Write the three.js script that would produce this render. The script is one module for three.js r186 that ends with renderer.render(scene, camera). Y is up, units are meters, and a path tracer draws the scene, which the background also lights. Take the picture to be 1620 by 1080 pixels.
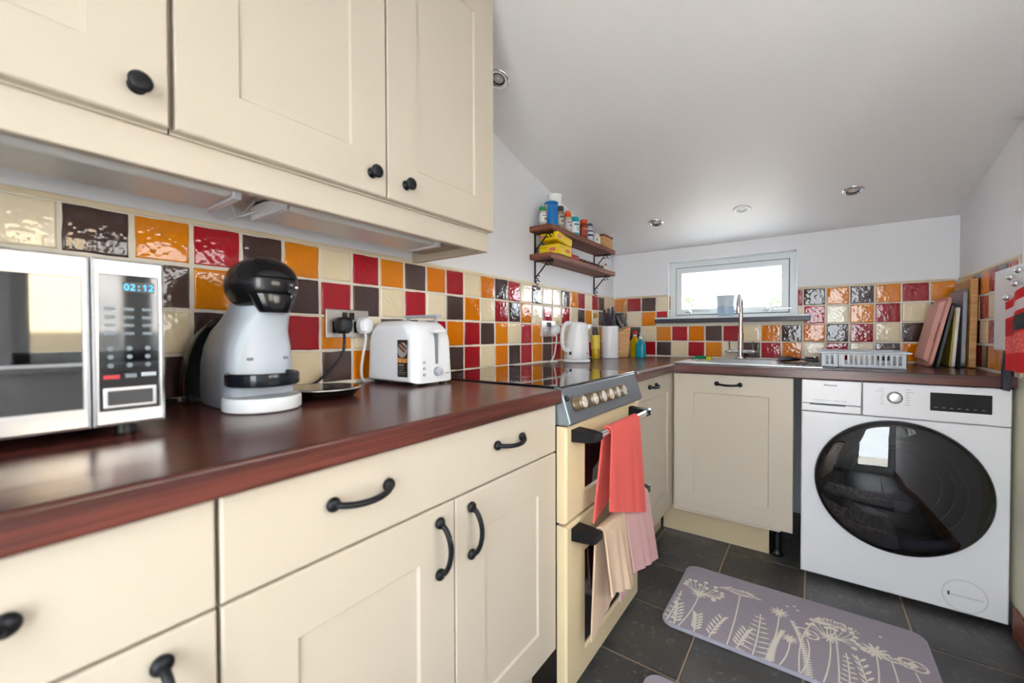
import * as THREE from 'three';
import { RoundedBoxGeometry } from 'three/addons/geometries/RoundedBoxGeometry.js';
import { mergeGeometries, toCreasedNormals } from 'three/addons/utils/BufferGeometryUtils.js';

// ---------- camera, sky, exposure ----------
const scene = new THREE.Scene();
const camera = new THREE.PerspectiveCamera(2 * Math.atan(540 / 655.155) * 180 / Math.PI, 1.5, 0.02, 60);
camera.position.set(1.1692, 1.04, 2.912);
camera.rotation.set(-0.0152, 0.6236, -0.0028, 'YXZ');
camera.focus = 2.2; camera.userData.fStop = 3.2;
scene.background = new THREE.Color(0.88, 0.95, 1.0);
scene.backgroundIntensity = 8.6; scene.environmentIntensity = 8.6;
const sun = new THREE.DirectionalLight('#fff9f2', 54); sun.position.set(-4.5, 10, 3.5); sun.target.position.set(2, 0, 2.5); scene.add(sun, sun.target);
sun.shadow.camera.left = sun.shadow.camera.bottom = -9; sun.shadow.camera.right = sun.shadow.camera.top = 9; sun.shadow.camera.far = 40; sun.shadow.mapSize.set(2048, 2048); sun.castShadow = true;
const renderer = new THREE.WebGLRenderer();
renderer.toneMapping = THREE.LinearToneMapping;
renderer.toneMappingExposure = 1.64;
renderer.shadowMap.enabled = true;

// ---------- random, noise ----------
let seed = 7;
const rnd = () => { seed = (seed * 1664525 + 1013904223) >>> 0; return seed / 4294967296; };
const rr = (a, b) => a + (b - a) * rnd();
function noiseGrid(n, s) { let t = s >>> 0; const r = () => { t = (t * 1664525 + 1013904223) >>> 0; return t / 4294967296; }; const g = new Float32Array(n * n); for (let i = 0; i < n * n; i++) g[i] = r(); return g; }
const NG = noiseGrid(256, 99);
function vn(x, y, px, py) { // tileable value noise, periods px, py (integers up to 256)
  const ix = Math.floor(x), iy = Math.floor(y); let fx = x - ix, fy = y - iy; fx = fx * fx * (3 - 2 * fx); fy = fy * fy * (3 - 2 * fy);
  const m = (a, p) => ((a % p) + p) % p, x0 = m(ix, px), x1 = m(ix + 1, px), y0 = m(iy, py) * 256, y1 = m(iy + 1, py) * 256;
  return (NG[y0 + x0] * (1 - fx) + NG[y0 + x1] * fx) * (1 - fy) + (NG[y1 + x0] * (1 - fx) + NG[y1 + x1] * fx) * fy;
}
function fbm(u, v, fx, fy, oct = 4) { let s = 0, a = 0.5, t = 0; for (let i = 0; i < oct; i++) { s += a * vn(u * fx + i * 17.3 * 0, v * fy, fx, fy); t += a; a *= 0.5; fx = Math.min(256, fx * 2); fy = Math.min(256, fy * 2); } return s / t; }
function tex(w, h, fn, srgb = true) {
  const d = new Uint8Array(w * h * 4);
  for (let j = 0; j < h; j++) for (let i = 0; i < w; i++) { const c = fn(i / w, j / h); const k = (j * w + i) * 4; for (let q = 0; q < 3; q++) d[k + q] = Math.max(0, Math.min(255, c[q])); d[k + 3] = 255; }
  const t = new THREE.DataTexture(d, w, h); t.wrapS = t.wrapT = THREE.RepeatWrapping; t.magFilter = THREE.LinearFilter; t.minFilter = THREE.LinearFilter;
  if (srgb) t.colorSpace = THREE.SRGBColorSpace; t.needsUpdate = true; return t;
}
const mix3 = (a, b, t) => [a[0] + (b[0] - a[0]) * t, a[1] + (b[1] - a[1]) * t, a[2] + (b[2] - a[2]) * t];
function canvasTex(w, h, draw) { const c = document.createElement('canvas'); c.width = w; c.height = h; const g = c.getContext('2d'); draw(g, w, h); const t = new THREE.CanvasTexture(c); t.colorSpace = THREE.SRGBColorSpace; return t; }

// ---------- materials ----------
const mat = (color, roughness = 0.5, o = {}) => new THREE.MeshStandardMaterial({ color, roughness, side: THREE.DoubleSide, ...o });
const phy = (color, roughness = 0.5, o = {}) => new THREE.MeshPhysicalMaterial({ color, roughness, side: THREE.DoubleSide, ...o });
const waveBump = tex(512, 512, (u, v) => { const a = fbm(u, v, 18, 18, 2); return [a * 255, a * 255, a * 255]; }, false);
const fineBump = tex(256, 256, (u, v) => { const a = fbm(u, v, 64, 64, 2) * 255; return [a, a, a]; }, false);
const plasterBump = tex(512, 512, (u, v) => { const a = (fbm(u, v, 8, 8, 4) * 0.8 + fbm(u, v, 128, 128, 1) * 0.2) * 255; return [a, a, a]; }, false);
const weaveBump = tex(256, 256, (u, v) => { const a = (0.5 + 0.25 * Math.sin(u * Math.PI * 2 * 24) * Math.sin(v * Math.PI * 2 * 24) + 0.25 * vn(u * 96, v * 96, 96, 96)) * 255; return [a, a, a]; }, false);
const woodTop = tex(1024, 512, (u, v) => {
  const warp = fbm(u, v, 2, 5, 3) * 0.6, g = fbm(u, v + warp * 0.05, 4, 48, 4), f = fbm(u, v, 10, 160, 2), s = Math.pow(fbm(u, v, 3, 20, 3), 2);
  let c = mix3([46, 22, 20], [112, 56, 46], Math.min(1, Math.max(0, g * 1.5 - 0.25))); c = mix3(c, [30, 15, 15], Math.max(0, f - 0.5) * 0.8); return mix3(c, [128, 68, 54], s * 0.35);
});
const woodShelf = tex(512, 256, (u, v) => { const w = fbm(u, v, 2, 4, 2), g = fbm(u, v + w * 0.04, 4, 28, 4), f = fbm(u, v, 8, 100, 2); let c = mix3([94, 50, 38], [160, 96, 70], Math.min(1, Math.max(0, g * 1.6 - 0.3))); return mix3(c, [48, 24, 18], Math.max(0, f - 0.55)); });
const woodPale = tex(256, 256, (u, v) => { const g = fbm(u, v, 3, 30, 4); return mix3([190, 134, 76], [226, 178, 118], g); });
const slateCol = tex(512, 512, (u, v) => { const a = fbm(u, v, 5, 5, 5), b = fbm(u + 0.3, v + 0.7, 40, 40, 2), d = fbm(u + 0.6, v, 3, 3, 3); let c = mix3([56, 57, 58], [104, 103, 102], a); c = mix3(c, [92, 82, 74], Math.max(0, d - 0.5) * 1.2); return b > 0.7 ? mix3(c, [168, 163, 154], (b - 0.7) * 2) : c; });
const slateBump = tex(512, 512, (u, v) => { const a = fbm(u, v, 5, 5, 5) * 0.7 + Math.floor(fbm(u + 0.2, v + 0.4, 3, 3, 3) * 6) / 6 * 0.3; return [a * 255, a * 255, a * 255]; }, false);
const stoneCol = tex(512, 512, (u, v) => { const a = fbm(u, v, 7, 9, 5), b = fbm(u, v, 30, 30, 3); return mix3([120, 112, 100], [200, 190, 170], a * 0.7 + b * 0.3); });
const limeCol = tex(512, 512, (u, v) => { const a = fbm(u, v, 5, 7, 5), b = fbm(u, v, 40, 40, 3), y = u > 0.42 && u < 0.62 ? 1 : 0; const c = mix3([148, 149, 152], [210, 209, 206], a * 0.6 + b * 0.4); return y ? mix3(c, [236, 206, 150], 0.6) : c; });
function rep(t, a, b) { const c = t.clone(); c.repeat.set(a, b); c.needsUpdate = true; return c; }

const M = {
  wall: mat('#eeeff3', 0.75, { bumpMap: plasterBump, bumpScale: 0.0006 }),
  ceiling: mat('#f4f2f2', 0.5, { bumpMap: plasterBump, bumpScale: 0.0004 }),
  grout: mat('#eae2d2', 0.8, { bumpMap: fineBump, bumpScale: 0.0003 }),
  cream: phy('#c6bbaa', 0.34, { bumpMap: fineBump, bumpScale: 0.00004 }),
  creamDark: phy('#e0cda6', 0.3),
  carcass: mat('#e2d8c6', 0.5),
  plinth: mat('#cdb998', 0.5),
  iron: phy('#1b1d22', 0.38, { metalness: 0.55 }),
  wood: phy('#ffffff', 0.24, { map: woodTop, bumpMap: woodTop, bumpScale: 0.00012 }),
  shelf: mat('#ffffff', 0.55, { map: woodShelf, bumpMap: woodShelf, bumpScale: 0.0003 }),
  pale: mat('#ffffff', 0.5, { map: woodPale }),
  slate: [0, 1, 2].map((k) => phy(['#ffffff', '#e8e6e4', '#f4efe8'][k], 0.42, { map: slateCol, bumpMap: slateBump, bumpScale: 0.0016 })),
  floorGrout: mat('#b09a80', 0.85, { bumpMap: fineBump, bumpScale: 0.0004 }),
  black: mat('#0d0d0f', 0.45), blackGloss: phy('#08080a', 0.08), blackGlass: phy('#0a0a0c', 0.03, { clearcoat: 0.3 }),
  white: phy('#eef0f3', 0.28), whiteApp: phy('#e9e9ec', 0.25), whitePlastic: phy('#eceef2', 0.32), upvc: phy('#e8eef0', 0.3),
  chrome: phy('#e8e9ec', 0.08, { metalness: 1 }), steel: phy('#c9cacb', 0.28, { metalness: 1 }), brushed: phy('#d6d3cd', 0.34, { metalness: 0.9 }), brass: phy('#8c7a62', 0.34, { metalness: 0.6 }), knobFace: phy('#e6e4de', 0.3, { metalness: 0.5 }),
  gun: phy('#8d99a3', 0.36, { metalness: 0.75 }),
  greyPlastic: mat('#b9bec6', 0.4), rack: mat('#ccd1d8', 0.35),
  glassPane: phy('#ffffff', 0.03, { transmission: 1, thickness: 0, ior: 1.45, bumpMap: rep(waveBump, 3, 2), bumpScale: 0.002 }),
  clearPane: phy('#ffffff', 0.0, { transmission: 1, thickness: 0, ior: 1.45 }),
};
const tileCol = { r: ['#a5121f', '#b01f2b'], o: ['#e07a00', '#e58812'], d: ['#4c3b39', '#574542'], c: ['#efddb9', '#f3e4c6'] };
const tileMat = {};
for (const k in tileCol) tileMat[k] = tileCol[k].map((c) => phy(c, 0.045, { bumpMap: waveBump, bumpScale: 0.0009 }));

// ---------- geometry helpers ----------
const V = (x, y, z) => new THREE.Vector3(x, y, z);
function bb(x0, x1, y0, y1, z0, z1, r = 0, seg = 2) {
  const w = x1 - x0, h = y1 - y0, d = z1 - z0; r = Math.min(r, w / 2.01, h / 2.01, d / 2.01);
  const g = r > 0 ? new RoundedBoxGeometry(w, h, d, seg, r) : new THREE.BoxGeometry(w, h, d);
  g.translate((x0 + x1) / 2, (y0 + y1) / 2, (z0 + z1) / 2); return g;
}
function metreUV(g, su = 1, sv = 1, swap = false) { // box mapping in metres
  const p = g.attributes.position, n = g.attributes.normal, uv = new Float32Array(p.count * 2);
  for (let i = 0; i < p.count; i++) {
    const ax = Math.abs(n.getX(i)), ay = Math.abs(n.getY(i)), az = Math.abs(n.getZ(i)); let a, b;
    if (ay >= ax && ay >= az) { a = p.getX(i); b = p.getZ(i); } else if (ax >= az) { a = p.getZ(i); b = p.getY(i); } else { a = p.getX(i); b = p.getY(i); }
    if (swap && ay >= ax && ay >= az) [a, b] = [b, a]; uv[2 * i] = a * su; uv[2 * i + 1] = b * sv;
  }
  g.setAttribute('uv', new THREE.BufferAttribute(uv, 2)); return g;
}
// rectangles [x0,x1,y0,y1,z] lofted one to the next, the first and last closed; flat shaded
function rectLoft(loops, capA = true, capB = true) {
  const P = [], q = (a, b, c, d) => P.push(...a, ...b, ...c, ...a, ...c, ...d), C = (l) => [[l[0], l[2], l[4]], [l[1], l[2], l[4]], [l[1], l[3], l[4]], [l[0], l[3], l[4]]];
  for (let i = 0; i + 1 < loops.length; i++) { const A = C(loops[i]), B = C(loops[i + 1]); for (let k = 0; k < 4; k++) q(A[k], A[(k + 1) % 4], B[(k + 1) % 4], B[k]); }
  if (capA) { const A = C(loops[0]); q(A[3], A[2], A[1], A[0]); } if (capB) { const B = C(loops[loops.length - 1]); q(B[0], B[1], B[2], B[3]); }
  const g = new THREE.BufferGeometry(); g.setAttribute('position', new THREE.Float32BufferAttribute(P, 3)); g.computeVertexNormals(); return metreUV(g);
}
const lathe = (pts, seg = 32) => new THREE.LatheGeometry(pts.map((p) => new THREE.Vector2(p[0], p[1])), seg);
const tube = (pts, r, n = 24, rs = 8) => new THREE.TubeGeometry(new THREE.CatmullRomCurve3(pts.map((p) => V(...p))), n, r, rs, false);
const cyl = (r0, r1, h, seg = 24) => new THREE.CylinderGeometry(r1, r0, h, seg);
const merge = (a) => { const l = a.map((g) => { const h = g.index ? g.toNonIndexed() : g; for (const k of Object.keys(h.attributes)) if (!['position', 'normal', 'uv'].includes(k)) h.deleteAttribute(k); return h; }); return mergeGeometries(l); };
const T = (g, x = 0, y = 0, z = 0) => g.translate(x, y, z);
function rod(a, b, r, seg = 10) { const A = V(...a), B = V(...b), d = B.clone().sub(A), g = new THREE.CylinderGeometry(r, r, d.length(), seg); g.applyQuaternion(new THREE.Quaternion().setFromUnitVectors(V(0, 1, 0), d.normalize())); return g.translate((a[0] + b[0]) / 2, (a[1] + b[1]) / 2, (a[2] + b[2]) / 2); }
// superellipse sections [y, xc, zc, hx, hz, n] joined into a closed skin
function loft(sec, N = 32, cap = true) {
  const P = [], I = []; sec.forEach(([y, xc, zc, hx, hz, n = 2.6]) => { for (let k = 0; k < N; k++) { const a = (k / N) * Math.PI * 2, c = Math.cos(a), s = Math.sin(a); P.push(xc + hx * Math.sign(c) * Math.abs(c) ** (2 / n), y, zc + hz * Math.sign(s) * Math.abs(s) ** (2 / n)); } });
  for (let i = 0; i + 1 < sec.length; i++) for (let k = 0; k < N; k++) { const a = i * N + k, b = i * N + (k + 1) % N; I.push(a, a + N, b, b, a + N, b + N); }
  if (cap) for (const [i, f] of [[0, 1], [sec.length - 1, 0]]) { const c = P.length / 3; P.push(sec[i][1], sec[i][0], sec[i][2]); for (let k = 0; k < N; k++) { const a = i * N + k, b = i * N + (k + 1) % N; f ? I.push(c, a, b) : I.push(c, b, a); } }
  let g = new THREE.BufferGeometry(); g.setAttribute('position', new THREE.Float32BufferAttribute(P, 3)); g.setIndex(I); g.setAttribute('uv', new THREE.Float32BufferAttribute(new Float32Array(P.length / 3 * 2), 2)); g.computeVertexNormals(); return toCreasedNormals(g, 0.7);
}
// a cloth: fn(u,v) -> [x,y,z]; given a thickness along its normals
function sheet(fn, nu, nv, th) {
  const P = [], N = [], at = (u, v) => V(...fn(u, v)), e = 1e-3;
  for (let j = 0; j <= nv; j++) for (let i = 0; i <= nu; i++) { const u = i / nu, v = j / nv, p = at(u, v), du = at(Math.min(1, u + e), v).sub(at(Math.max(0, u - e), v)), dv = at(u, Math.min(1, v + e)).sub(at(u, Math.max(0, v - e))); P.push(p); N.push(du.cross(dv).normalize()); }
  const W = nu + 1, cnt = P.length, pos = [], uv = [], idx = [];
  for (const s of [0.5, -0.5]) P.forEach((p, k) => { pos.push(p.x + N[k].x * th * s, p.y + N[k].y * th * s, p.z + N[k].z * th * s); uv.push((k % W) / nu, Math.floor(k / W) / nv); });
  for (let j = 0; j < nv; j++) for (let i = 0; i < nu; i++) { const a = j * W + i, b = a + 1, c = a + W, d = c + 1; idx.push(a, b, d, a, d, c, cnt + a, cnt + d, cnt + b, cnt + a, cnt + c, cnt + d); }
  const edge = (a, b) => idx.push(a, cnt + a, cnt + b, a, cnt + b, b);
  for (let i = 0; i < nu; i++) { edge(i + 1, i); edge(nv * W + i, nv * W + i + 1); } for (let j = 0; j < nv; j++) { edge(j * W, (j + 1) * W); edge((j + 1) * W + nu, j * W + nu); }
  let g = new THREE.BufferGeometry(); g.setAttribute('position', new THREE.Float32BufferAttribute(pos, 3)); g.setAttribute('uv', new THREE.Float32BufferAttribute(uv, 2)); g.setIndex(idx); g.computeVertexNormals(); return toCreasedNormals(g, 1.0);
}
function extr(pts, depth, bev = 0, seg = 2) { const s = new THREE.Shape(pts.map((p) => new THREE.Vector2(...p))); return new THREE.ExtrudeGeometry(s, { depth, bevelEnabled: bev > 0, bevelThickness: bev, bevelSize: bev, bevelOffset: -bev, bevelSegments: seg, curveSegments: 12 }); }

// ---------- scene helpers ----------
const used = {};
function numbered(n) { used[n] = (used[n] ?? -1) + 1; return used[n] ? n + '_' + String(used[n]).padStart(3, '0') : n; }
function thing(name, label, category, pos = [0, 0, 0], group) { const o = new THREE.Group(); o.name = numbered(name); o.position.set(...pos); o.userData = { label, category }; if (group) o.userData.group = group; scene.add(o); return o; }
function struct(name, label, category) { const o = new THREE.Group(); o.name = name; o.userData = { kind: 'structure', label, category }; scene.add(o); return o; }
function part(parent, name, g, m, label) { const o = new THREE.Mesh(g, m); o.name = name; if (label) o.userData.label = label; parent.add(o); return o; }
function single(name, g, m, label, category, group) { const o = new THREE.Mesh(g, m); o.name = numbered(name); o.userData = { label, category }; if (group) o.userData.group = group; scene.add(o); return o; }
// world-space geometry under a thing whose group stands at its base
function at(o, g) { return g.translate(-o.position.x, -o.position.y, -o.position.z); }

// ================= ROOM =================
const X1 = 1.753, ZR = 3.75, WT = 0.892;
const ceilY = (x, z) => { const zz = Math.min(z, 2.0); let y = 1.640 + (0.215 - 0.016 * x) * zz + 0.16 * Math.max(0, zz - 1.1) ** 2; if (z > 2.0) y += Math.min(0.2, (z - 2) * 0.2); return y; };

// --- tiles ---
const tileGeo = [];
for (let k = 0; k < 8; k++) { // hand-made tile: wavering outline, softly rounded edges; face at z = 0, body behind
  const n = 5, G = [-1, -0.9, -0.3, 0.3, 0.9, 1], s = 0.0955 / 2, P = [], U = [], I = [], W = [0, 1, 2, 3].map(() => [rr(-1, 1), rr(-1, 1), rr(-1, 1)].map((q) => q * 0.0012));
  const wob = (e, t) => W[e][0] + W[e][1] * Math.sin(t * 3.1) + W[e][2] * Math.cos(t * 5.3), ou = rr(0, 1), ov = rr(0, 1);
  for (let ring = 0; ring < 2; ring++) for (let j = 0; j <= n; j++) for (let i = 0; i <= n; i++) {
    const u = G[i], v = G[j], eg = i === 0 || i === n || j === 0 || j === n;
    let x = u * s, y = v * s; const sq = ring ? 0 : eg ? 0.0018 : 0;
    if (Math.abs(u) === 1) x += Math.sign(u) * (wob(u > 0 ? 0 : 1, v) - sq); if (Math.abs(v) === 1) y += Math.sign(v) * (wob(v > 0 ? 2 : 3, u) - sq);
    P.push(x, y, ring ? -0.006 : eg ? -0.0012 : 0.0002 * (1 - u * u) * (1 - v * v)); U.push(ou + (u + 1) * 0.22, ov + (v + 1) * 0.22);
  }
  const w = n + 1, c = w * w;
  for (let j = 0; j < n; j++) for (let i = 0; i < n; i++) { const a = j * w + i; I.push(a, a + 1, a + w + 1, a, a + w + 1, a + w); }
  const e = (a, b) => I.push(a, c + a, c + b, a, c + b, b);
  for (let i = 0; i < n; i++) { e(i, i + 1); e(n * w + i + 1, n * w + i); e((i + 1) * w, i * w); e(i * w + n, (i + 1) * w + n); }
  const g = new THREE.BufferGeometry(); g.setAttribute('position', new THREE.Float32BufferAttribute(P, 3)); g.setAttribute('uv', new THREE.Float32BufferAttribute(U, 2)); g.setIndex(I); g.computeVertexNormals(); tileGeo.push(g);
}
const rowY = [1.303, 1.2036, 1.0997, 0.9963, 0.8965];
// face: 'L' (x=0, facing +x), 'B' (z=0, facing +z), 'R' (x=X1, facing -x); a,b: span along the wall; y0,y1
function tile(parent, face, a, b, y0, y1, col) {
  const w = b - a - 0.0065, h = y1 - y0 - 0.0065, o = new THREE.Mesh(tileGeo[Math.floor(rnd() * 8)], tileMat[col][Math.floor(rnd() * 2)]); o.name = 'tile'; const c = (a + b) / 2 + rr(-1, 1) * 0.0006, y = (y0 + y1) / 2 + rr(-1, 1) * 0.0006;
  o.scale.set(w / 0.0955, h / 0.0955, 1); const tilt = rr(-1, 1) * 0.006;
  if (face === 'L') { o.position.set(0.0005, y, c); o.rotation.set(0, Math.PI / 2 + tilt, 0); } else if (face === 'B') { o.position.set(c, y, 0.0005); o.rotation.set(tilt * 0.6, tilt, 0); } else { o.position.set(X1 - 0.0005, y, c); o.rotation.set(0, -Math.PI / 2 + tilt, 0); }
  parent.add(o);
}

// --- left wall ---
const wallL = struct('wall_left', 'white plaster wall with red, orange, brown and cream tiles', 'wall');
part(wallL, 'plaster', metreUV(bb(-0.15, -0.007, 0, 2.6, -0.12, ZR + 0.15)), M.wall);
part(wallL, 'grout_bed', metreUV(bb(-0.02, -0.0025, 0.86, 1.306, -0.02, 3.36), 4, 4), M.grout);
part(wallL, 'tile_edging', bb(-0.009, 0.001, 1.301, 1.313, 0.0, 3.36, 0.003), mat('#e6d6b6', 0.4), 'cream edging strip above the tiles');
{
  const Lr = ['cdordocrodorcodrcdccdorcrdc', 'drdocdrdcrcdocrdocrcrcdocdr', 'dccdcrocdcrordocrodrcdrcdor', 'ordcrcdordcdrcodrodrocdrcod'];
  for (let r = 0; r < 4; r++) for (let n = -5; n <= 25; n++) { const ch = n >= -1 ? Lr[r][n + 1] : 'rcdoc'[(n + 10 + r * 3) % 5]; tile(wallL, 'L', 2.7707 - (n + 1) * 0.104, 2.7707 - n * 0.104, rowY[r + 1], rowY[r], ch); }
  for (let r = 0; r < 4; r++) tile(wallL, 'L', 0.001, 0.0667, rowY[r + 1], rowY[r], 'codr'[r]);
}
// --- back wall with the window opening ---
const WX0 = 0.382, WX1 = 1.108, WY0 = 1.155, WY1 = 1.537;
const wallB = struct('wall_back', 'white end wall with tiled splashback around a small window', 'wall');
part(wallB, 'plaster', merge([bb(-0.15, WX0, 0, 2.0, -0.25, -0.007), bb(WX1, X1 + 0.15, 0, 2.0, -0.25, -0.007), bb(WX0, WX1, 0, WY0 - 0.001, -0.25, -0.007), bb(WX0, WX1, WY1, 2.0, -0.25, -0.007)].map((g) => metreUV(g))), M.wall);
part(wallB, 'grout_bed', metreUV(merge([bb(0, WX0, 0.86, 1.306, -0.02, -0.0025), bb(WX1, X1, 0.86, 1.306, -0.02, -0.0025), bb(WX0, WX1, 0.86, 1.15, -0.02, -0.0025)]), 4, 4), M.grout);
part(wallB, 'tile_edging', merge([bb(0.01, WX0, 1.301, 1.313, -0.009, 0.001, 0.003), bb(WX1, X1 - 0.01, 1.301, 1.313, -0.009, 0.001, 0.003)]), mat('#dccbb0', 0.4), 'cream edging strip above the tiles');
{
  const bx = (m) => Math.min(Math.max(0.0961 + m * 0.104, 0.001), X1 - 0.001);
  const get = { 0: { '-1': 'o', 0: 'r', 1: 'd', 2: 'c', 9: 'r', 10: 'd', 11: 'o', 12: 'd', 13: 'o', 14: 'r', 15: 'o' }, 1: { '-1': 'd', 0: 'c', 1: 'o', 2: 'r', 9: 'c', 10: 'r', 11: 'c', 12: 'o', 13: 'r', 14: 'c', 15: 'd' },
    2: { '-1': 'c', 0: 'd', 1: 'c', 2: 'o', 3: 'r', 4: 'o', 5: 'd', 6: 'r', 7: 'c', 8: 'o', 9: 'd', 10: 'o', 11: 'd', 12: 'r', 13: 'c', 14: 'd', 15: 'o' }, 3: { '-1': 'o', 0: 'c', 1: 'r', 2: 'd', 3: 'c', 4: 'r', 5: 'o', 6: 'c', 7: 'd', 8: 'r', 9: 'o', 10: 'c', 11: 'r', 12: 'c', 13: 'd', 14: 'o', 15: 'd' } };
  for (let r = 0; r < 4; r++) for (const m of Object.keys(get[r]).map(Number)) {
    let a = bx(m), b = bx(m + 1), y0 = rowY[r + 1]; if (r < 2 && m === 2) b = WX0; if (r < 2 && m === 9) a = WX1; if (r === 1 && (m === 2 || m === 9)) y0 = 1.155; if (r === 1 && m === 10) y0 = rowY[2];
    tile(wallB, 'B', a, b, y0, rowY[r], get[r][m]);
  }
}
// reveal tiles beside the window
{ const o = new THREE.Mesh(bb(WX0 - 0.002, WX0 + 0.004, 1.162, 1.205, -0.055, -0.004, 0.002), tileMat.c[0]); o.name = 'tile'; wallB.add(o); const q = new THREE.Mesh(bb(WX0 - 0.002, WX0 + 0.004, 1.211, 1.302, -0.055, -0.004, 0.002), tileMat.o[1]); q.name = 'tile'; wallB.add(q);
  const e = new THREE.Mesh(bb(WX1 - 0.008, WX1 + 0.003, 1.157, 1.312, -0.006, 0.004, 0.003), M.upvc); e.name = 'tile_edging'; wallB.add(e); const e2 = new THREE.Mesh(bb(WX0 - 0.003, WX0 + 0.006, 1.157, 1.312, -0.006, 0.003, 0.003), M.upvc); e2.name = 'tile_edging'; wallB.add(e2); }
// --- right wall with a side window beside the viewer ---
const wallR = struct('wall_right', 'white side wall with tiled splashback by the washing machine', 'wall');
const RX0 = 0.92, RX1 = 1.7, RY0 = 0.06, RY1 = 2.06;
const DZ0 = 1.82, DZ1 = 2.76, DY0 = 0.93, DY1 = 1.6;
part(wallR, 'plaster', merge([bb(X1 + 0.007, X1 + 0.25, 0, 2.6, -0.12, DZ0), bb(X1 + 0.007, X1 + 0.25, DY1, 2.6, DZ0, DZ1), bb(X1 + 0.007, X1 + 0.25, 0, DY0, DZ0, DZ1), bb(X1 + 0.007, X1 + 0.25, 0, 2.6, DZ1, ZR + 0.15)].map((g) => metreUV(g))), M.wall);
part(wallR, 'grout_bed', metreUV(bb(X1 + 0.0025, X1 + 0.02, 0.86, 1.306, 0, 0.738), 4, 4), M.grout);
part(wallR, 'tile_edging', merge([bb(X1 - 0.001, X1 + 0.009, 1.301, 1.313, 0.01, 0.752, 0.003), bb(X1 - 0.002, X1 + 0.009, 0.893, 1.313, 0.727, 0.752, 0.003)]), mat('#e6d6b6', 0.4), 'cream edging strip round the tiles');
{ const rows = ['codordrd', 'drcrcocr', 'ocdcrdco', 'dcrdoocd']; for (let r = 0; r < 4; r++) for (let k = 0; k < 7; k++) { const a = 0.02 + k * 0.102, b = a + 0.102; tile(wallR, 'R', a, Math.min(b, 0.727), rowY[r + 1], rowY[r], rows[r][k]); } }
// --- rear wall behind the camera with a wide garden window ---
const wallZ = struct('wall_rear', 'white wall with a glazed garden door', 'wall');
part(wallZ, 'plaster', merge([bb(-0.15, RX0, 0, 2.6, ZR, ZR + 0.25), bb(RX1, X1 + 0.15, 0, 2.6, ZR, ZR + 0.25), bb(RX0, RX1, 0, RY0, ZR, ZR + 0.25), bb(RX0, RX1, RY1, 2.6, ZR, ZR + 0.25)].map((g) => metreUV(g))), M.wall);
// --- ceiling (follows the lean-to roof) ---
{
  const nx = 8, nz = 40, P = [], U = [], I = []; for (let t = 0; t < 2; t++) for (let j = 0; j <= nz; j++) for (let i = 0; i <= nx; i++) { const x = -0.1 + (X1 + 0.2) * i / nx, z = -0.1 + (ZR + 0.2) * j / nz; P.push(x, ceilY(x, Math.max(0, z)) + (z < 0 ? -0.02 : 0) + t * 0.12, z); U.push(x, z); }
  const w = nx + 1, c = w * (nz + 1); for (let t = 0; t < 2; t++) for (let j = 0; j < nz; j++) for (let i = 0; i < nx; i++) { const a = t * c + j * w + i; t ? I.push(a, a + w, a + 1, a + 1, a + w, a + w + 1) : I.push(a, a + 1, a + w, a + 1, a + w + 1, a + w); }
  const e = (a, b) => I.push(a, c + a, b, b, c + a, c + b); for (let i = 0; i < nx; i++) { e(i, i + 1); e(nz * w + i, nz * w + i + 1); } for (let j = 0; j < nz; j++) { e(j * w, (j + 1) * w); e(j * w + nx, (j + 1) * w + nx); }
  const g = new THREE.BufferGeometry(); g.setAttribute('position', new THREE.Float32BufferAttribute(P, 3)); g.setAttribute('uv', new THREE.Float32BufferAttribute(U, 2)); g.setIndex(I); g.computeVertexNormals();
  const o = new THREE.Mesh(g, M.ceiling); o.name = 'ceiling'; o.userData = { kind: 'structure', label: 'white sloping ceiling of the lean-to kitchen', category: 'ceiling' }; scene.add(o);
}
// --- floor ---
const floor = struct('floor', 'dark slate tile floor with brown grout lines', 'floor');
part(floor, 'grout_bed', metreUV(bb(-0.15, X1 + 0.25, -0.12, -0.0035, -0.2, ZR + 0.25), 3, 3), M.floorGrout);
{
  const px = 0.307, pz = 0.3115, g0 = [0, 1, 2, 3].map((k) => { const a = (px - 0.006) / 2, b = (pz - 0.006) / 2, g = rectLoft([[-a, a, -b, b, -0.012], [-a, a, -b, b, -0.0015], [-a + 0.003, a - 0.003, -b + 0.003, b - 0.003, 0]], false); const uv = g.attributes.uv, p = g.attributes.position; for (let i = 0; i < uv.count; i++) uv.setXY(i, p.getX(i) * 1.6 + k * 0.37, p.getY(i) * 1.6 + k * 0.61); g.rotateX(-Math.PI / 2); return g; });
  for (let i = -2; i <= 4; i++) for (let j = -3; j <= 12; j++) { const a = 0.545 + i * px, z = 0.69 + j * pz; if (a + px > X1 + 0.25 || z < -0.26) continue; const o = new THREE.Mesh(g0[Math.floor(rnd() * 4)], M.slate[Math.floor(rnd() * 3)]); o.name = 'floor_tile'; o.position.set(a + px / 2, rr(-0.0006, 0), z + pz / 2); o.rotation.set(rr(-1, 1) * 0.002, 0, rr(-1, 1) * 0.002); floor.add(o); }
}
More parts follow.
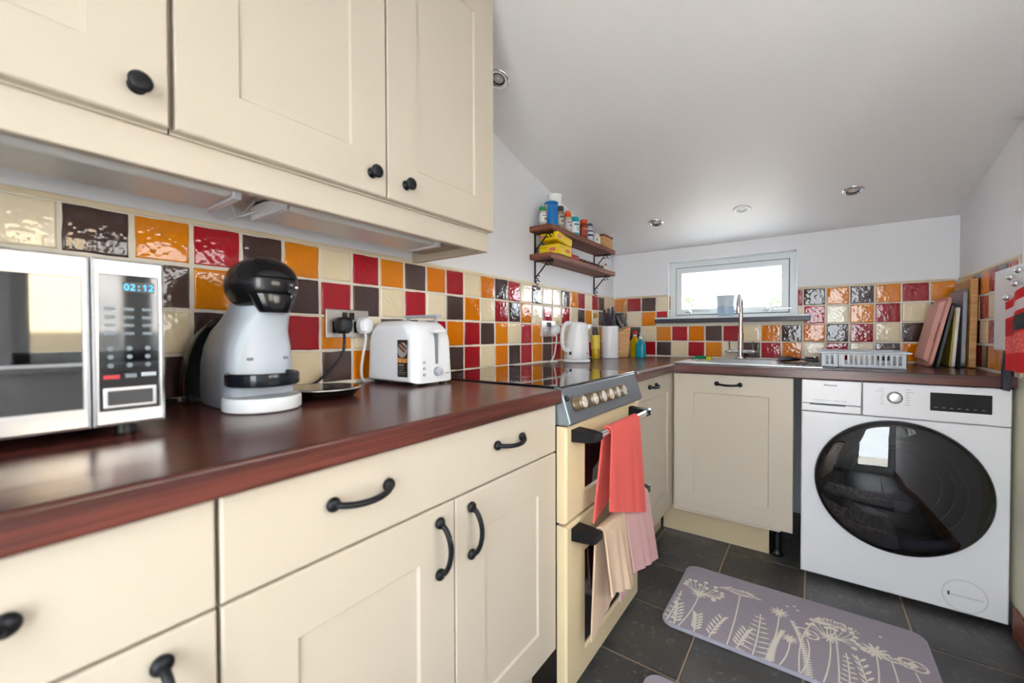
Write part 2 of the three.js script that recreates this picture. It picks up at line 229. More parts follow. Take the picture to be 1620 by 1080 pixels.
// --- the small window over the sink ---
const win = struct('window_1', 'small white top-hung window with obscured glass above the sink', 'window');
{
  const fr = (x0, x1, y0, y1, w, z0, z1, r = 0.004) => merge([bb(x0, x0 + w, y0, y1, z0, z1, r), bb(x1 - w, x1, y0, y1, z0, z1, r), bb(x0 + w * 0.6, x1 - w * 0.6, y0, y0 + w, z0, z1 - 0.0005, r), bb(x0 + w * 0.6, x1 - w * 0.6, y1 - w, y1, z0, z1 - 0.0005, r)]);
  part(win, 'window_frame', fr(WX0 + 0.002, WX1 - 0.002, WY0 + 0.001, WY1 - 0.004, 0.046, -0.12, -0.055), M.upvc);
  part(win, 'window_reveal', merge([bb(WX0, WX1, WY1 - 0.006, WY1 + 0.004, -0.06, -0.001, 0.002), bb(WX0 - 0.004, WX0 + 0.005, 1.31, WY1, -0.06, -0.001, 0.002), bb(WX1 - 0.006, WX1 + 0.004, 1.31, WY1, -0.06, -0.001, 0.002)]), M.white);
  const sash = part(win, 'sash', fr(WX0 + 0.044, WX1 - 0.042, WY0 + 0.02, WY1 - 0.048, 0.037, -0.105, -0.044), M.upvc);
  part(sash, 'gasket', fr(WX0 + 0.0395, WX1 - 0.0375, WY0 + 0.0155, WY1 - 0.0435, 0.006, -0.11, -0.0535, 0.001), mat('#5b6470', 0.7));
  part(win, 'pane', bb(WX0 + 0.075, WX1 - 0.073, WY0 + 0.05, WY1 - 0.08, -0.082, -0.078), M.glassPane, 'rippled obscured glass');
  for (const x of [0.515, 0.962]) { const h = part(win, 'window_catch', merge([bb(x - 0.028, x + 0.028, 1.186, 1.196, -0.05, -0.038, 0.003), T(new THREE.SphereGeometry(0.011, 12, 8), x, 1.193, -0.03), bb(x - 0.006, x + 0.012, 1.176, 1.2, -0.045, -0.026, 0.003)]), M.chrome, 'chrome window catch'); part(h, 'stay_bar', bb(x + 0.02, x + 0.12, 1.1935, 1.1985, -0.046, -0.04, 0.001), M.steel); }
  part(win, 'window_board', merge([bb(WX0 - 0.001, WX1 + 0.001, 1.148, 1.157, -0.09, 0.01, 0.002), bb(0.306, 1.173, 1.145, 1.157, -0.004, 0.045, 0.003)]), M.upvc, 'white top of the window sill');
  part(win, 'sill_nosing', bb(0.306, 1.172, 1.118, 1.146, 0.001, 0.044, 0.003), phy('#3a3946', 0.35), 'dark slate-coloured sill edge');
}
// --- garden door behind the viewer ---
const door1 = struct('door_1', 'white glazed garden door', 'door');
{ const z0 = ZR + 0.06, z1 = ZR + 0.13, w = 0.08; part(door1, 'door_frame', merge([bb(RX0, RX0 + w, RY0, RY1, z0, z1), bb(RX1 - w, RX1, RY0, RY1, z0, z1), bb(RX0, RX1, RY0, RY0 + 0.12, z0, z1), bb(RX0, RX1, RY1 - w, RY1, z0, z1)]), M.upvc); part(door1, 'pane', bb(RX0 + w - 0.01, RX1 - w + 0.01, RY0 + 0.11, RY1 - w + 0.01, z0 + 0.033, z0 + 0.037), M.clearPane); part(door1, 'handle', bb(RX0 + 0.03, RX0 + 0.05, 0.98, 1.12, z0 - 0.03, z0 - 0.001, 0.005), M.steel); }
// --- side window that the microwave and tiles mirror ---
const win3 = struct('window_3', 'white framed side window beside the viewer', 'window');
{ const a = X1 + 0.1, b = X1 + 0.16; part(win3, 'window_frame', merge([bb(a, b, DY0, DY1, DZ0, DZ0 + 0.05), bb(a, b, DY0, DY1, DZ1 - 0.05, DZ1), bb(a, b, DY0, DY0 + 0.05, DZ0, DZ1), bb(a, b, DY1 - 0.05, DY1, DZ0, DZ1), bb(a, b, DY0, DY1, 2.36, 2.45)]), M.upvc); part(win3, 'window_board', bb(X1 - 0.02, X1 + 0.11, DY0 - 0.02, DY0 + 0.001, DZ0 - 0.03, DZ1 + 0.03, 0.003), M.white);
  part(win3, 'pane', bb(a + 0.028, a + 0.032, DY0 + 0.045, DY1 - 0.045, DZ0 + 0.045, 2.365), M.clearPane); part(win3, 'pane', bb(a + 0.028, a + 0.032, DY0 + 0.045, DY1 - 0.045, 2.445, DZ1 - 0.045), M.clearPane); }
const trim1 = new THREE.Mesh(bb(X1 - 0.006, X1 + 0.012, 0.95, 1.9, 0.772, 0.84, 0.004), M.white); trim1.name = 'trim_1'; trim1.userData = { kind: 'structure', label: 'white upright wall trim beside the tiles', category: 'trim' }; scene.add(trim1);
const trim2 = new THREE.Mesh(bb(X1 - 0.004, X1 + 0.012, 0.1, 0.888, 0.3, 0.9, 0.003), mat('#dfdcc4', 0.5)); trim2.name = 'trim_2'; trim2.userData = { kind: 'structure', label: 'pale cream panel on the wall beside the washing machine', category: 'trim' }; scene.add(trim2);
const base1 = new THREE.Mesh(metreUV(bb(X1 - 0.012, X1 + 0.01, 0, 0.1, 0.76, ZR, 0.003), 2, 2), M.shelf); base1.name = 'baseboard_right'; base1.userData = { kind: 'structure', label: 'brown wooden baseboard along the side wall', category: 'baseboard' }; scene.add(base1);

// ================= OUTSIDE =================
{
  const g = new THREE.Mesh(metreUV(bb(-9, 14, -0.5, -0.2, -14, 16), 0.5, 0.5), mat('#d9e4f4', 0.9, { map: stoneCol })); g.name = 'ground'; g.userData = { kind: 'structure', label: 'pale paving outside', category: 'ground' }; scene.add(g);
  const w = single('garden_wall', metreUV(bb(3.0, 3.4, -0.2, 2.2, -0.5, 4.6), 0.6, 0.6), mat('#ffffff', 0.9, { map: limeCol, bumpMap: limeCol, bumpScale: 0.02 }), 'rough pale limewashed garden wall outside the side window', 'wall');
  for (const [x, z, s] of [[-1.15, -5.2, 1.35], [1.05, -5.6, 1.25]]) {
    const b = thing('garden_shrub', 'round green shrub outside, seen faintly through the window', 'shrub', [x, -0.2, z], 'shrubs outside the small window'); const ge = [], leaf = new THREE.PlaneGeometry(0.09, 0.05);
    part(b, 'stem', T(cyl(0.05, 0.03, 0.5, 8), 0, 0.25, 0), mat('#5b4636', 0.9));
    for (let k = 0; k < 900; k++) { const a = rnd() * 6.283, c = Math.acos(rr(-0.6, 1)), r = s * (0.5 + 0.2 * rnd()), l = leaf.clone(); l.rotateX(rnd() * 6); l.rotateY(rnd() * 6); l.translate(r * Math.sin(c) * Math.cos(a), 1.25 + 0.95 * r * Math.cos(c), r * Math.sin(c) * Math.sin(a)); ge.push(l); }
    const f = part(b, 'foliage', merge(ge), mat('#55684a', 0.8)); f.userData.kind = 'stuff';
  }
}

// ================= CABINETS =================
// shaker front in local x (width), y (height), z (thickness, face at +t)
function shaker(w, h, t = 0.02, f = 0.09, rec = 0.005) { const e = 0.0025; return rectLoft([[0, w, 0, h, 0], [0, w, 0, h, t - e], [e, w - e, e, h - e, t], [f, w - f, f, h - f, t], [f + 0.004, w - f - 0.004, f + 0.004, h - f - 0.004, t - rec]]); }
function slab(w, h, t = 0.02) { const e = 0.003; return rectLoft([[0, w, 0, h, 0], [0, w, 0, h, t - e], [e, w - e, e, h - e, t]]); }
// bow handle along local x, rising along +z from the face
function bow(len) {
  const h = len / 2, pts = []; for (let i = 0; i <= 16; i++) { const s = i / 16 * 2 - 1; pts.push([s * h * 0.98, -0.004 * (1 - s * s), 0.008 + 0.022 * Math.pow(1 - s * s, 0.6)]); }
  const g = [tube(pts, 0.0052, 28, 8)]; for (const s of [-1, 1]) { const d = new THREE.SphereGeometry(0.0105, 14, 10); d.scale(1.05, 1.05, 0.75); d.translate(s * h, 0, 0.006); g.push(d); } return merge(g);
}
const bow96 = bow(0.098);
const toLeft = (g) => g.rotateY(Math.PI / 2); // local (x,y,z) -> faces +x, local x runs to -z
// fronts on the left run: face at x = X, spanning z0..z1 (z1 nearer the viewer)
function leftFront(parent, name, g, m, x, y, z1) { return part(parent, name, at(parent, toLeft(g).translate(x, y, z1)), m); }
function leftHandle(front, parent, x, y, z, vertical) { const g = bow96.clone(); if (vertical) g.rotateZ(Math.PI / 2); toLeft(g).translate(x, y, z); return part(front, 'handle', at(parent, g), M.iron, 'black iron bow handle'); }
const TOPY = 0.848, DRY = 0.714, BOT = 0.165;
{ // drawer-line double unit left of the cooker
  const c = thing('base_cabinet', 'cream base cabinet with wide drawer and two doors beside the cooker', 'cabinet', [0.3, 0, 2.315]);
  part(c, 'carcass', at(c, bb(0.02, 0.578, 0.15, 0.85, 1.915, 2.716)), M.carcass);
  part(c, 'plinth', at(c, bb(0.5, 0.52, 0.0, 0.15, 1.915, 2.716)), M.plinth, 'beige plinth');
  const d = leftFront(c, 'drawer_front', slab(0.803, TOPY - DRY - 0.004), M.cream, 0.58, DRY + 0.004, 2.717); leftHandle(d, c, 0.6, 0.793, 2.527, false); leftHandle(d, c, 0.6, 0.794, 2.135, false);
  const a = leftFront(c, 'door', shaker(0.4, DRY - BOT), M.cream, 0.58, BOT, 2.717); leftHandle(a, c, 0.6, 0.637, 2.362, true);
  const b = leftFront(c, 'door', shaker(0.4, DRY - BOT), M.cream, 0.58, BOT, 2.314); leftHandle(b, c, 0.6, 0.637, 2.272, true);
  const c2 = thing('base_cabinet', 'cream base cabinet with drawer and door below the microwave', 'cabinet', [0.3, 0, 3.1]);
  part(c2, 'carcass', at(c2, bb(0.02, 0.578, 0.15, 0.85, 2.722, 3.32)), M.carcass);
  part(c2, 'plinth', at(c2, bb(0.5, 0.52, 0.0, 0.15, 2.722, 3.32)), M.plinth, 'beige plinth');
  const e = leftFront(c2, 'drawer_front', slab(0.598, TOPY - DRY - 0.004), M.cream, 0.58, DRY + 0.004, 3.32); leftHandle(e, c2, 0.6, 0.79, 2.93, false);
  const f = leftFront(c2, 'door', shaker(0.598, DRY - BOT), M.cream, 0.58, BOT, 3.32); leftHandle(f, c2, 0.6, 0.637, 2.775, true);
  // narrow unit right of the cooker
  const n = thing('base_cabinet', 'narrow cream corner cabinet with one tall door right of the cooker', 'cabinet', [0.3, 0, 1.0]);
  part(n, 'carcass', at(n, bb(0.02, 0.578, 0.15, 0.85, 0.71, 1.3)), M.carcass);
  part(n, 'plinth', at(n, bb(0.5, 0.52, 0.0, 0.15, 0.63, 1.3)), M.plinth, 'beige plinth');
  const g = leftFront(n, 'door', shaker(0.58, TOPY - BOT), M.cream, 0.58, BOT, 1.29); leftHandle(g, n, 0.6, 0.812, 1.055, false);
  part(n, 'corner_post', at(n, bb(0.56, 0.6, BOT, 0.848, 0.69, 0.708)), M.cream);
  // sink unit on the end wall
  const s = thing('sink_cabinet', 'cream sink cabinet with one door under the window', 'cabinet', [0.86, 0, 0.4]);
  part(s, 'carcass', at(s, merge([bb(0.605, 0.622, 0.15, 0.85, 0.15, 0.708), bb(1.05, 1.067, 0.15, 0.85, 0.15, 0.708), bb(0.622, 1.05, 0.15, 0.167, 0.15, 0.708), bb(0.605, 1.067, 0.15, 0.6, 0.13, 0.15)])), M.carcass);
  part(s, 'plinth', at(s, bb(0.53, 1.018, 0.0, 0.15, 0.6, 0.618)), M.plinth, 'beige plinth');
  const h = part(s, 'door', at(s, T(shaker(0.5, TOPY - BOT), 0.613, BOT, 0.711)), M.cream); const hh = bow96.clone(); part(h, 'handle', at(s, T(hh, 0.858, 0.806, 0.731)), M.iron, 'black iron bow handle');
  part(s, 'adjustable_foot', at(s, T(lathe([[0, 0], [0.028, 0], [0.026, 0.012], [0.016, 0.03], [0.016, 0.15], [0, 0.15]], 16), 1.05, 0, 0.6)), M.black, 'black plastic foot');
}
// upper cabinets
function upper(z0, z1, label, knobs, doors) {
  const c = thing('wall_cabinet', label, 'cabinet', [0.17, 1.31, (z0 + z1) / 2]);
  part(c, 'carcass', at(c, bb(-0.004, 0.338, 1.362, 2.085, z0, z1)), M.carcass);
  doors.forEach(([a, b], k) => { const d = leftFront(c, 'door', shaker(b - a, 2.085 - 1.364), M.cream, 0.34, 1.364, b); const kg = lathe([[0, 0.026], [0.008, 0.0265], [0.0125, 0.0245], [0.0148, 0.0215], [0.0148, 0.019], [0.010, 0.015], [0.0065, 0.010], [0.0065, 0.005], [0.011, 0.002], [0.012, 0], [0, 0]], 24); kg.rotateZ(-Math.PI / 2); part(d, 'knob', at(c, T(kg, 0.36, 1.409, knobs[k])), M.iron, 'black iron knob'); });
  return c;
}
const up1 = upper(1.882, 2.69, 'cream wall cabinet with two doors above the toaster', [2.329, 2.231], [[2.289, 2.688], [1.882, 2.285]]);
const up2 = upper(2.693, 3.5, 'cream wall cabinet with two doors above the microwave', [2.734, 3.14], [[2.696, 3.096], [3.1, 3.498]]);
{ const p = thing('pelmet', 'cream light pelmet running under the wall cabinets', 'pelmet', [0.3, 1.302, 2.7]); part(p, 'front_board', at(p, bb(0.315, 0.337, 1.302, 1.3615, 1.882, 3.5, 0.004)), M.cream); part(p, 'end_return', at(p, bb(0.001, 0.314, 1.302, 1.3615, 1.883, 1.904, 0.002)), M.cream); }
for (const [z0, z1, l] of [[2.0, 2.475, 'slim white under-cabinet strip light above the toaster'], [2.55, 3.3, 'slim white under-cabinet strip light above the microwave']]) {
  const s = thing('strip_light', l, 'light', [0.17, 1.33, (z0 + z1) / 2]); part(s, 'housing', at(s, bb(0.06, 0.2, 1.34, 1.3615, z0, z1, 0.003)), mat('#cfcdc8', 0.5)); part(s, 'diffuser', at(s, bb(0.1, 0.24, 1.314, 1.342, z0 + 0.015, z1 - 0.015, 0.01)), phy('#e2e0dc', 0.3)); part(s, 'end_cap', at(s, bb(0.096, 0.244, 1.312, 1.352, z0, z0 + 0.016, 0.003)), M.whitePlastic); part(s, 'end_cap', at(s, bb(0.096, 0.244, 1.312, 1.352, z1 - 0.016, z1, 0.003)), M.whitePlastic);
}
single('light_cable', merge([tube([[0.17, 1.34, 2.547], [0.14, 1.322, 2.53], [0.09, 1.318, 2.5], [0.15, 1.325, 2.479]], 0.0025, 24, 6), tube([[0.13, 1.345, 2.547], [0.045, 1.33, 2.545], [0.02, 1.318, 2.51], [0.045, 1.33, 2.482], [0.13, 1.35, 2.479]], 0.0022, 28, 6)]), M.whitePlastic, 'thin white cables looping between the two strip lights', 'cable');
single('junction_box', bb(0.07, 0.28, 1.322, 1.3615, 1.91, 1.985, 0.004), mat('#a89c8b', 0.5), 'beige junction box under the end of the wall cabinet', 'box');

// ================= WORKTOPS =================
single('worktop', metreUV(bb(0.002, 0.62, 0.852, WT, 1.912, 3.34, 0.006, 3), 0.8, 2.2, true), M.wood, 'dark red-brown wooden worktop left of the cooker', 'worktop');
{
  const s = new THREE.Shape(); [[0.002, -1.312], [0.62, -1.312], [0.62, -0.752], [1.748, -0.752], [1.748, -0.002], [0.002, -0.002]].forEach((p, i) => i ? s.lineTo(...p) : s.moveTo(...p));
  const hole = new THREE.Path(); [[0.66, -0.58], [0.66, -0.2], [1.04, -0.2], [1.04, -0.58]].forEach((p, i) => i ? hole.lineTo(...p) : hole.moveTo(...p)); s.holes.push(hole);
  const g = new THREE.ExtrudeGeometry(s, { depth: 0.034, bevelEnabled: true, bevelThickness: 0.003, bevelSize: 0.003, bevelOffset: -0.003, bevelSegments: 2 }); g.rotateX(-Math.PI / 2); g.translate(0, 0.855, 0);
  const w = thing('corner_worktop', 'dark brown L-shaped worktop holding the sink', 'worktop', [0.3, 0.852, 0.4]); part(w, 'top', at(w, metreUV(g, 0.8, 2.2)), M.wood);
  part(w, 'joint_strip', at(w, merge([bb(0.605, 0.6225, WT - 0.006, WT + 0.0012, 0.756, 1.30)])), M.steel, 'bright metal edge strip');
}

// ================= COOKER =================
{
  const z0 = 1.316, z1 = 1.908, zc = (z0 + z1) / 2, c = thing('cooker', 'freestanding cream double oven cooker with black glass hob', 'cooker', [0.3, 0, zc]);
  part(c, 'body', at(c, bb(0.02, 0.598, 0.02, 0.886, z0 + 0.002, z1 - 0.002)), M.black);
  const hob = part(c, 'hob', at(c, bb(0.012, 0.612, 0.886, 0.8975, z0, z1, 0.003)), M.blackGlass, 'glossy black glass hob');
  for (const [x, z, r] of [[0.2, 1.75, 0.085], [0.2, 1.47, 0.07], [0.44, 1.75, 0.07], [0.44, 1.47, 0.09]]) { const g = new THREE.RingGeometry(r - 0.0015, r, 48); g.rotateX(-Math.PI / 2); part(hob, 'cooking_zone', at(c, T(g, x, 0.8978, z)), mat('#4d4d50', 0.4)); }
  // slanted control panel
  const pr = [[0.59, 0.79], [0.637, 0.79], [0.643, 0.798], [0.614, 0.889], [0.606, 0.896], [0.59, 0.896]], pg = extr(pr, z1 - z0 - 0.004, 0.003); pg.translate(0, 0, z0 + 0.002); const panel = part(c, 'control_panel', at(c, pg), M.gun, 'brushed gunmetal slanted control panel');
  const nx = 0.953, ny = 0.304; // outward normal of the slope
  const P = (t, z, o = 0) => [0.643 + (0.614 - 0.643) * t + nx * o, 0.798 + (0.889 - 0.798) * t + ny * o, z];
  for (const z of [1.852, 1.778, 1.715, 1.657, 1.6, 1.543]) {
    const place = (g) => at(c, g.rotateZ(-Math.PI / 2 + 0.31).translate(...P(0.5, z, 0.001)));
    const kn = part(c, 'knob', place(lathe([[0, 0.029], [0.0165, 0.029], [0.0195, 0.027], [0.0205, 0.022], [0.0195, 0.006], [0.022, 0.004], [0.022, 0], [0, 0]], 28)), M.brass, 'bronze-brown control knob');
    part(kn, 'knob_face', place(merge([lathe([[0, 0.0312], [0.0155, 0.031], [0.0168, 0.0292], [0, 0.0288]], 28), bb(-0.002, 0.002, 0.03, 0.033, -0.014, 0.014, 0.0012)])), M.knobFace, 'bright metal knob face');
  }
  { const b = lathe([[0, 0.008], [0.008, 0.007], [0.009, 0], [0, 0]], 16); b.rotateZ(-Math.PI / 2 + 0.31); b.translate(...P(0.72, 1.895, 0)); part(c, 'ignition_button', at(c, b), M.black, 'black push button'); }
  { const t = canvasTex(256, 64, (g) => { g.clearRect(0, 0, 256, 64); g.fillStyle = '#98a3ac'; g.fillRect(0, 0, 256, 64); g.fillStyle = '#101214'; g.font = 'italic bold 44px serif'; g.textAlign = 'center'; g.fillText('Belling', 128, 46); }); const g = new THREE.PlaneGeometry(0.07, 0.0175); g.rotateY(Math.PI / 2); g.rotateZ(0.31); g.translate(...P(0.42, 1.45, 0.0006)); part(c, 'badge', at(c, g), mat('#ffffff', 0.4, { map: t, metalness: 0.3 }), 'dark lettering on the panel'); }
  const XF = 0.628;
  const doorL = (y0, y1, wy0, wy1, name) => {
    const h = y1 - y0, w = z1 - z0 - 0.004, e = 0.006, f0 = 0.115, d = toLeft(rectLoft([[0, w, 0, h, 0], [0, w, 0, h, 0.024], [e, w - e, e, h - e, 0.03], [f0, w - f0, wy0 - y0, wy1 - y0, 0.03], [f0 + 0.006, w - f0 - 0.006, wy0 - y0 + 0.006, wy1 - y0 - 0.006, 0.022]], true, false)); d.translate(XF - 0.03, y0, z1 - 0.002);
    const o = part(c, 'oven_door', at(c, d), M.creamDark, name); part(o, 'oven_window', at(c, bb(XF - 0.014, XF - 0.0075, wy0, wy1, z0 + f0 - 0.004, z1 - f0 + 0.004)), phy('#1a0c0c', 0.05), 'dark oven glass'); return o;
  };
  const dU = doorL(0.516, 0.786, 0.575, 0.722, 'cream enamel top oven door'), dL = doorL(0.03, 0.508, 0.1, 0.4, 'cream enamel main oven door');
  for (const [d, y] of [[dU, 0.757], [dL, 0.478]]) {
    for (const [a, b] of [[1.825, 1.875], [1.392, 1.424]]) { const g = extr([[XF - 0.002, y - 0.018], [XF + 0.05, y - 0.014], [XF + 0.072, y - 0.009], [XF + 0.072, y + 0.009], [XF + 0.045, y + 0.014], [XF - 0.002, y + 0.018]], b - a, 0.002); g.translate(0, 0, a); part(d, 'handle_bracket', at(c, g), M.iron, 'dark handle bracket'); }
    part(d, 'handle_bar', at(c, merge([rod([XF + 0.06, y, 1.405], [XF + 0.06, y, 1.83], 0.0105, 18), rod([XF + 0.06, y, 1.383], [XF + 0.06, y, 1.398], 0.013, 18)])), M.chrome, 'bright metal handle bar');
  }
}
// towels over the handles: v runs from the back hem over the bar to the front hem
function towel(name, label, m, yBar, zT, zB, yF, yB, wav, th = 0.005, ph = 0, twist = 0) {
  const xb = 0.688, R = 0.0145, lF = yBar - yF, lB = yBar - yB, L = lF + lB + Math.PI * R;
  const fn = (u, v) => {
    let s = v * L, x, y, k; if (s < lB) { k = 1 - s / lB; y = yBar - k * lB; x = xb - R; } else if (s < lB + Math.PI * R) { const a = (s - lB) / R; k = 0; x = xb - R * Math.cos(a); y = yBar + R * Math.sin(a); } else { k = (s - lB - Math.PI * R) / lF; y = yBar - k * lF; x = xb + R; }
    const front = s > lB + Math.PI * R / 2, za = zT[0] + (zB[0] - zT[0]) * k, zb = zT[1] + (zB[1] - zT[1]) * k, z = za + (zb - za) * u;
    const wv = wav * k * (Math.sin(u * 9 + ph) + 0.5 * Math.sin(u * 17 + ph * 2)); x += front ? Math.abs(wv) * 1.3 + 0.016 * k : -Math.abs(wv) * 0.25 + 0.001; y += (front ? twist : -twist) * k * (u - 0.5);
    return [x, y, z];
  };
  return single(name, sheet(fn, 44, 70, th), m, label, 'towel');
}
const cloth = (c, r = 3) => mat(c, 0.95, { bumpMap: rep(weaveBump, r, r * 2), bumpScale: 0.003 });
towel('tea_towel', 'coral waffle tea towel hanging on the upper oven handle', cloth('#e2605a', 2), 0.757, [1.765, 1.53], [1.83, 1.515], 0.495, 0.56, 0.004, 0.005, 0.4, -0.11);
towel('tea_towel', 'beige tea towel folded over the lower oven handle', cloth('#dcbfa4', 2), 0.478, [1.818, 1.665], [1.84, 1.648], 0.29, 0.2, 0.01, 0.005, 1.2, -0.06);
towel('tea_towel', 'pale pink tea towel on the lower oven handle', cloth('#dfb2b0', 2), 0.478, [1.655, 1.435], [1.625, 1.38], 0.252, 0.2, 0.004, 0.005, 2.2, -0.06);

// ================= WASHING MACHINE =================
{
  const x0 = 1.142, x1 = 1.74, zf = 0.74, w = thing('washing_machine', 'white front-loading washing machine under the worktop', 'washing machine', [1.44, 0, 0.45]);
  const cx = 1.446, cy = 0.447;
  const s = new THREE.Shape(); s.moveTo(x0, 0.022); s.lineTo(x1, 0.022); s.lineTo(x1, 0.712); s.lineTo(x0, 0.712); s.closePath(); const hp = new THREE.Path(); hp.absarc(cx, cy, 0.245, 0, Math.PI * 2, true); s.holes.push(hp);
  const front = new THREE.ExtrudeGeometry(s, { depth: 0.016, bevelEnabled: true, bevelThickness: 0.006, bevelSize: 0.006, bevelOffset: -0.006, bevelSegments: 3, curveSegments: 64 }); front.translate(0, 0, zf - 0.022);
  part(w, 'cabinet', at(w, merge([bb(x0 + 0.002, x1 - 0.002, 0.03, 0.848, 0.14, 0.55), bb(x0 + 0.002, x0 + 0.012, 0.03, 0.848, 0.54, zf - 0.02), bb(x1 - 0.012, x1 - 0.002, 0.03, 0.848, 0.54, zf - 0.02), bb(x0 + 0.002, x1 - 0.002, 0.81, 0.848, 0.54, zf - 0.02), bb(x0 + 0.002, x1 - 0.002, 0.03, 0.04, 0.54, zf - 0.02)])), M.whiteApp);
  part(w, 'front_panel', at(w, front), M.whiteApp);
  const pan = part(w, 'control_panel', at(w, bb(1.342, x1, 0.7145, 0.848, zf - 0.03, zf + 0.002, 0.005)), M.whiteApp);
  const drawer = part(w, 'detergent_drawer', at(w, merge([bb(x0, 1.3395, 0.748, 0.848, zf - 0.03, zf + 0.002, 0.004), bb(x0, 1.3395, 0.7145, 0.7465, zf - 0.03, zf - 0.001, 0.004)])), M.whiteApp);
  part(drawer, 'drawer_pull', at(w, bb(1.17, 1.29, 0.7425, 0.7488, zf - 0.02, zf + 0.0028, 0.002)), mat('#55585c', 0.5), 'dark shadow gap pull');
  const tx = (parent, nm, tw, th, x, y, draw, pxw, pxh, lab) => { const g = new THREE.PlaneGeometry(tw, th); g.translate(x, y, zf + 0.0026); const t = canvasTex(pxw, pxh, (q) => { q.fillStyle = '#e9e9ec'; q.fillRect(0, 0, pxw, pxh); draw(q); }); return part(parent, nm, at(w, g), phy('#ffffff', 0.25, { map: t }), lab); };
  tx(drawer, 'logo', 0.06, 0.014, 1.24, 0.828, (q) => { q.fillStyle = '#33373b'; q.font = 'bold 50px sans-serif'; q.textAlign = 'center'; q.fillText('Hisense', 128, 46); }, 256, 60, 'dark maker lettering');
  tx(drawer, 'printed_text', 0.15, 0.008, 1.238, 0.764, (q) => { q.fillStyle = '#8b8f94'; q.font = '22px sans-serif'; q.textAlign = 'center'; q.fillText('PowerWash  Inverter  1400rpm  8.0kg', 256, 22); }, 512, 28, 'small grey lettering');
  for (const [x, a] of [[1.388, 'right'], [1.489, 'left']]) tx(pan, 'programme_list', 0.044, 0.075, x, 0.795, (q) => { q.fillStyle = '#85898e'; q.font = '16px sans-serif'; q.textAlign = a; ['Cotton', 'Synthetics', 'Mix', 'Wool', 'Quick', 'Spin', 'Rinse'].forEach((s2, i) => q.fillText(s2, a === 'right' ? 122 : 6, 24 + i * 28)); }, 128, 214, 'small grey programme lettering');
  { const k = lathe([[0, 0.02], [0.016, 0.0195], [0.0215, 0.017], [0.0225, 0.004], [0.0235, 0], [0, 0]], 40); k.rotateX(Math.PI / 2); part(pan, 'programme_knob', at(w, T(k, 1.438, 0.794, zf + 0.002)), M.steel, 'silver programme dial'); }
  part(pan, 'display', at(w, bb(1.536, 1.693, 0.754, 0.822, zf - 0.01, zf + 0.0032, 0.002)), phy('#0a090d', 0.06), 'black display window');
  for (let i = 0; i < 7; i++) part(pan, 'touch_mark', at(w, bb(1.548 + i * 0.02, 1.556 + i * 0.02, 0.7665, 0.7685, zf + 0.003, zf + 0.0036)), mat('#9ca2a8', 0.5));
  // door
  const ring = lathe([[0.2, 0.0], [0.252, 0.0], [0.258, 0.006], [0.2575, 0.018], [0.252, 0.027], [0.243, 0.031]], 72); ring.rotateX(Math.PI / 2); const door = part(w, 'door', at(w, T(ring, cx, cy, zf)), phy('#0d0e12', 0.2), 'black door rim');
  const gl = lathe([[0.244, 0.031], [0.236, 0.035], [0.2, 0.042], [0.15, 0.049], [0.1, 0.0535], [0.05, 0.056], [0.0, 0.057]], 72); gl.rotateX(Math.PI / 2); part(door, 'door_glass', at(w, T(gl, cx, cy, zf)), phy('#6a6a72', 0.02, { transmission: 1, thickness: 0, ior: 1.75 }), 'smoked round door glass');
  const bowl = lathe([[0.243, 0.026], [0.2, 0.02], [0.17, 0.0], [0.15, -0.05], [0.11, -0.08], [0, -0.09]], 64); bowl.rotateX(Math.PI / 2); part(door, 'glass_bowl', at(w, T(bowl, cx, cy, zf)), phy('#121217', 0.12), 'dark inner bowl');
  for (const [r, z] of [[0.19, 0.013], [0.163, -0.018], [0.135, -0.062]]) { const t = new THREE.TorusGeometry(r, 0.003, 8, 64); part(door, 'bowl_ring', at(w, T(t, cx, cy, zf + z)), phy('#3a3b42', 0.15)); }
  // filter cover
  { const g = lathe([[0.055, 0], [0.058, 0.0008], [0.06, 0]], 48); g.rotateX(Math.PI / 2); const f = part(w, 'filter_cover', at(w, merge([T(g, 1.632, 0.085, zf), bb(1.588, 1.68, 0.079, 0.0865, zf - 0.001, zf + 0.0012)])), mat('#d2d2d5', 0.4)); part(f, 'coin_slot', at(w, bb(1.588, 1.594, 0.079, 0.092, zf - 0.001, zf + 0.0016)), mat('#4a4a4d', 0.6)); }
  for (const x of [x0 + 0.06, x1 - 0.06]) for (const z of [0.2, 0.66]) part(w, 'foot', at(w, T(cyl(0.022, 0.02, 0.032, 16), x, 0.016, z)), M.black);
}

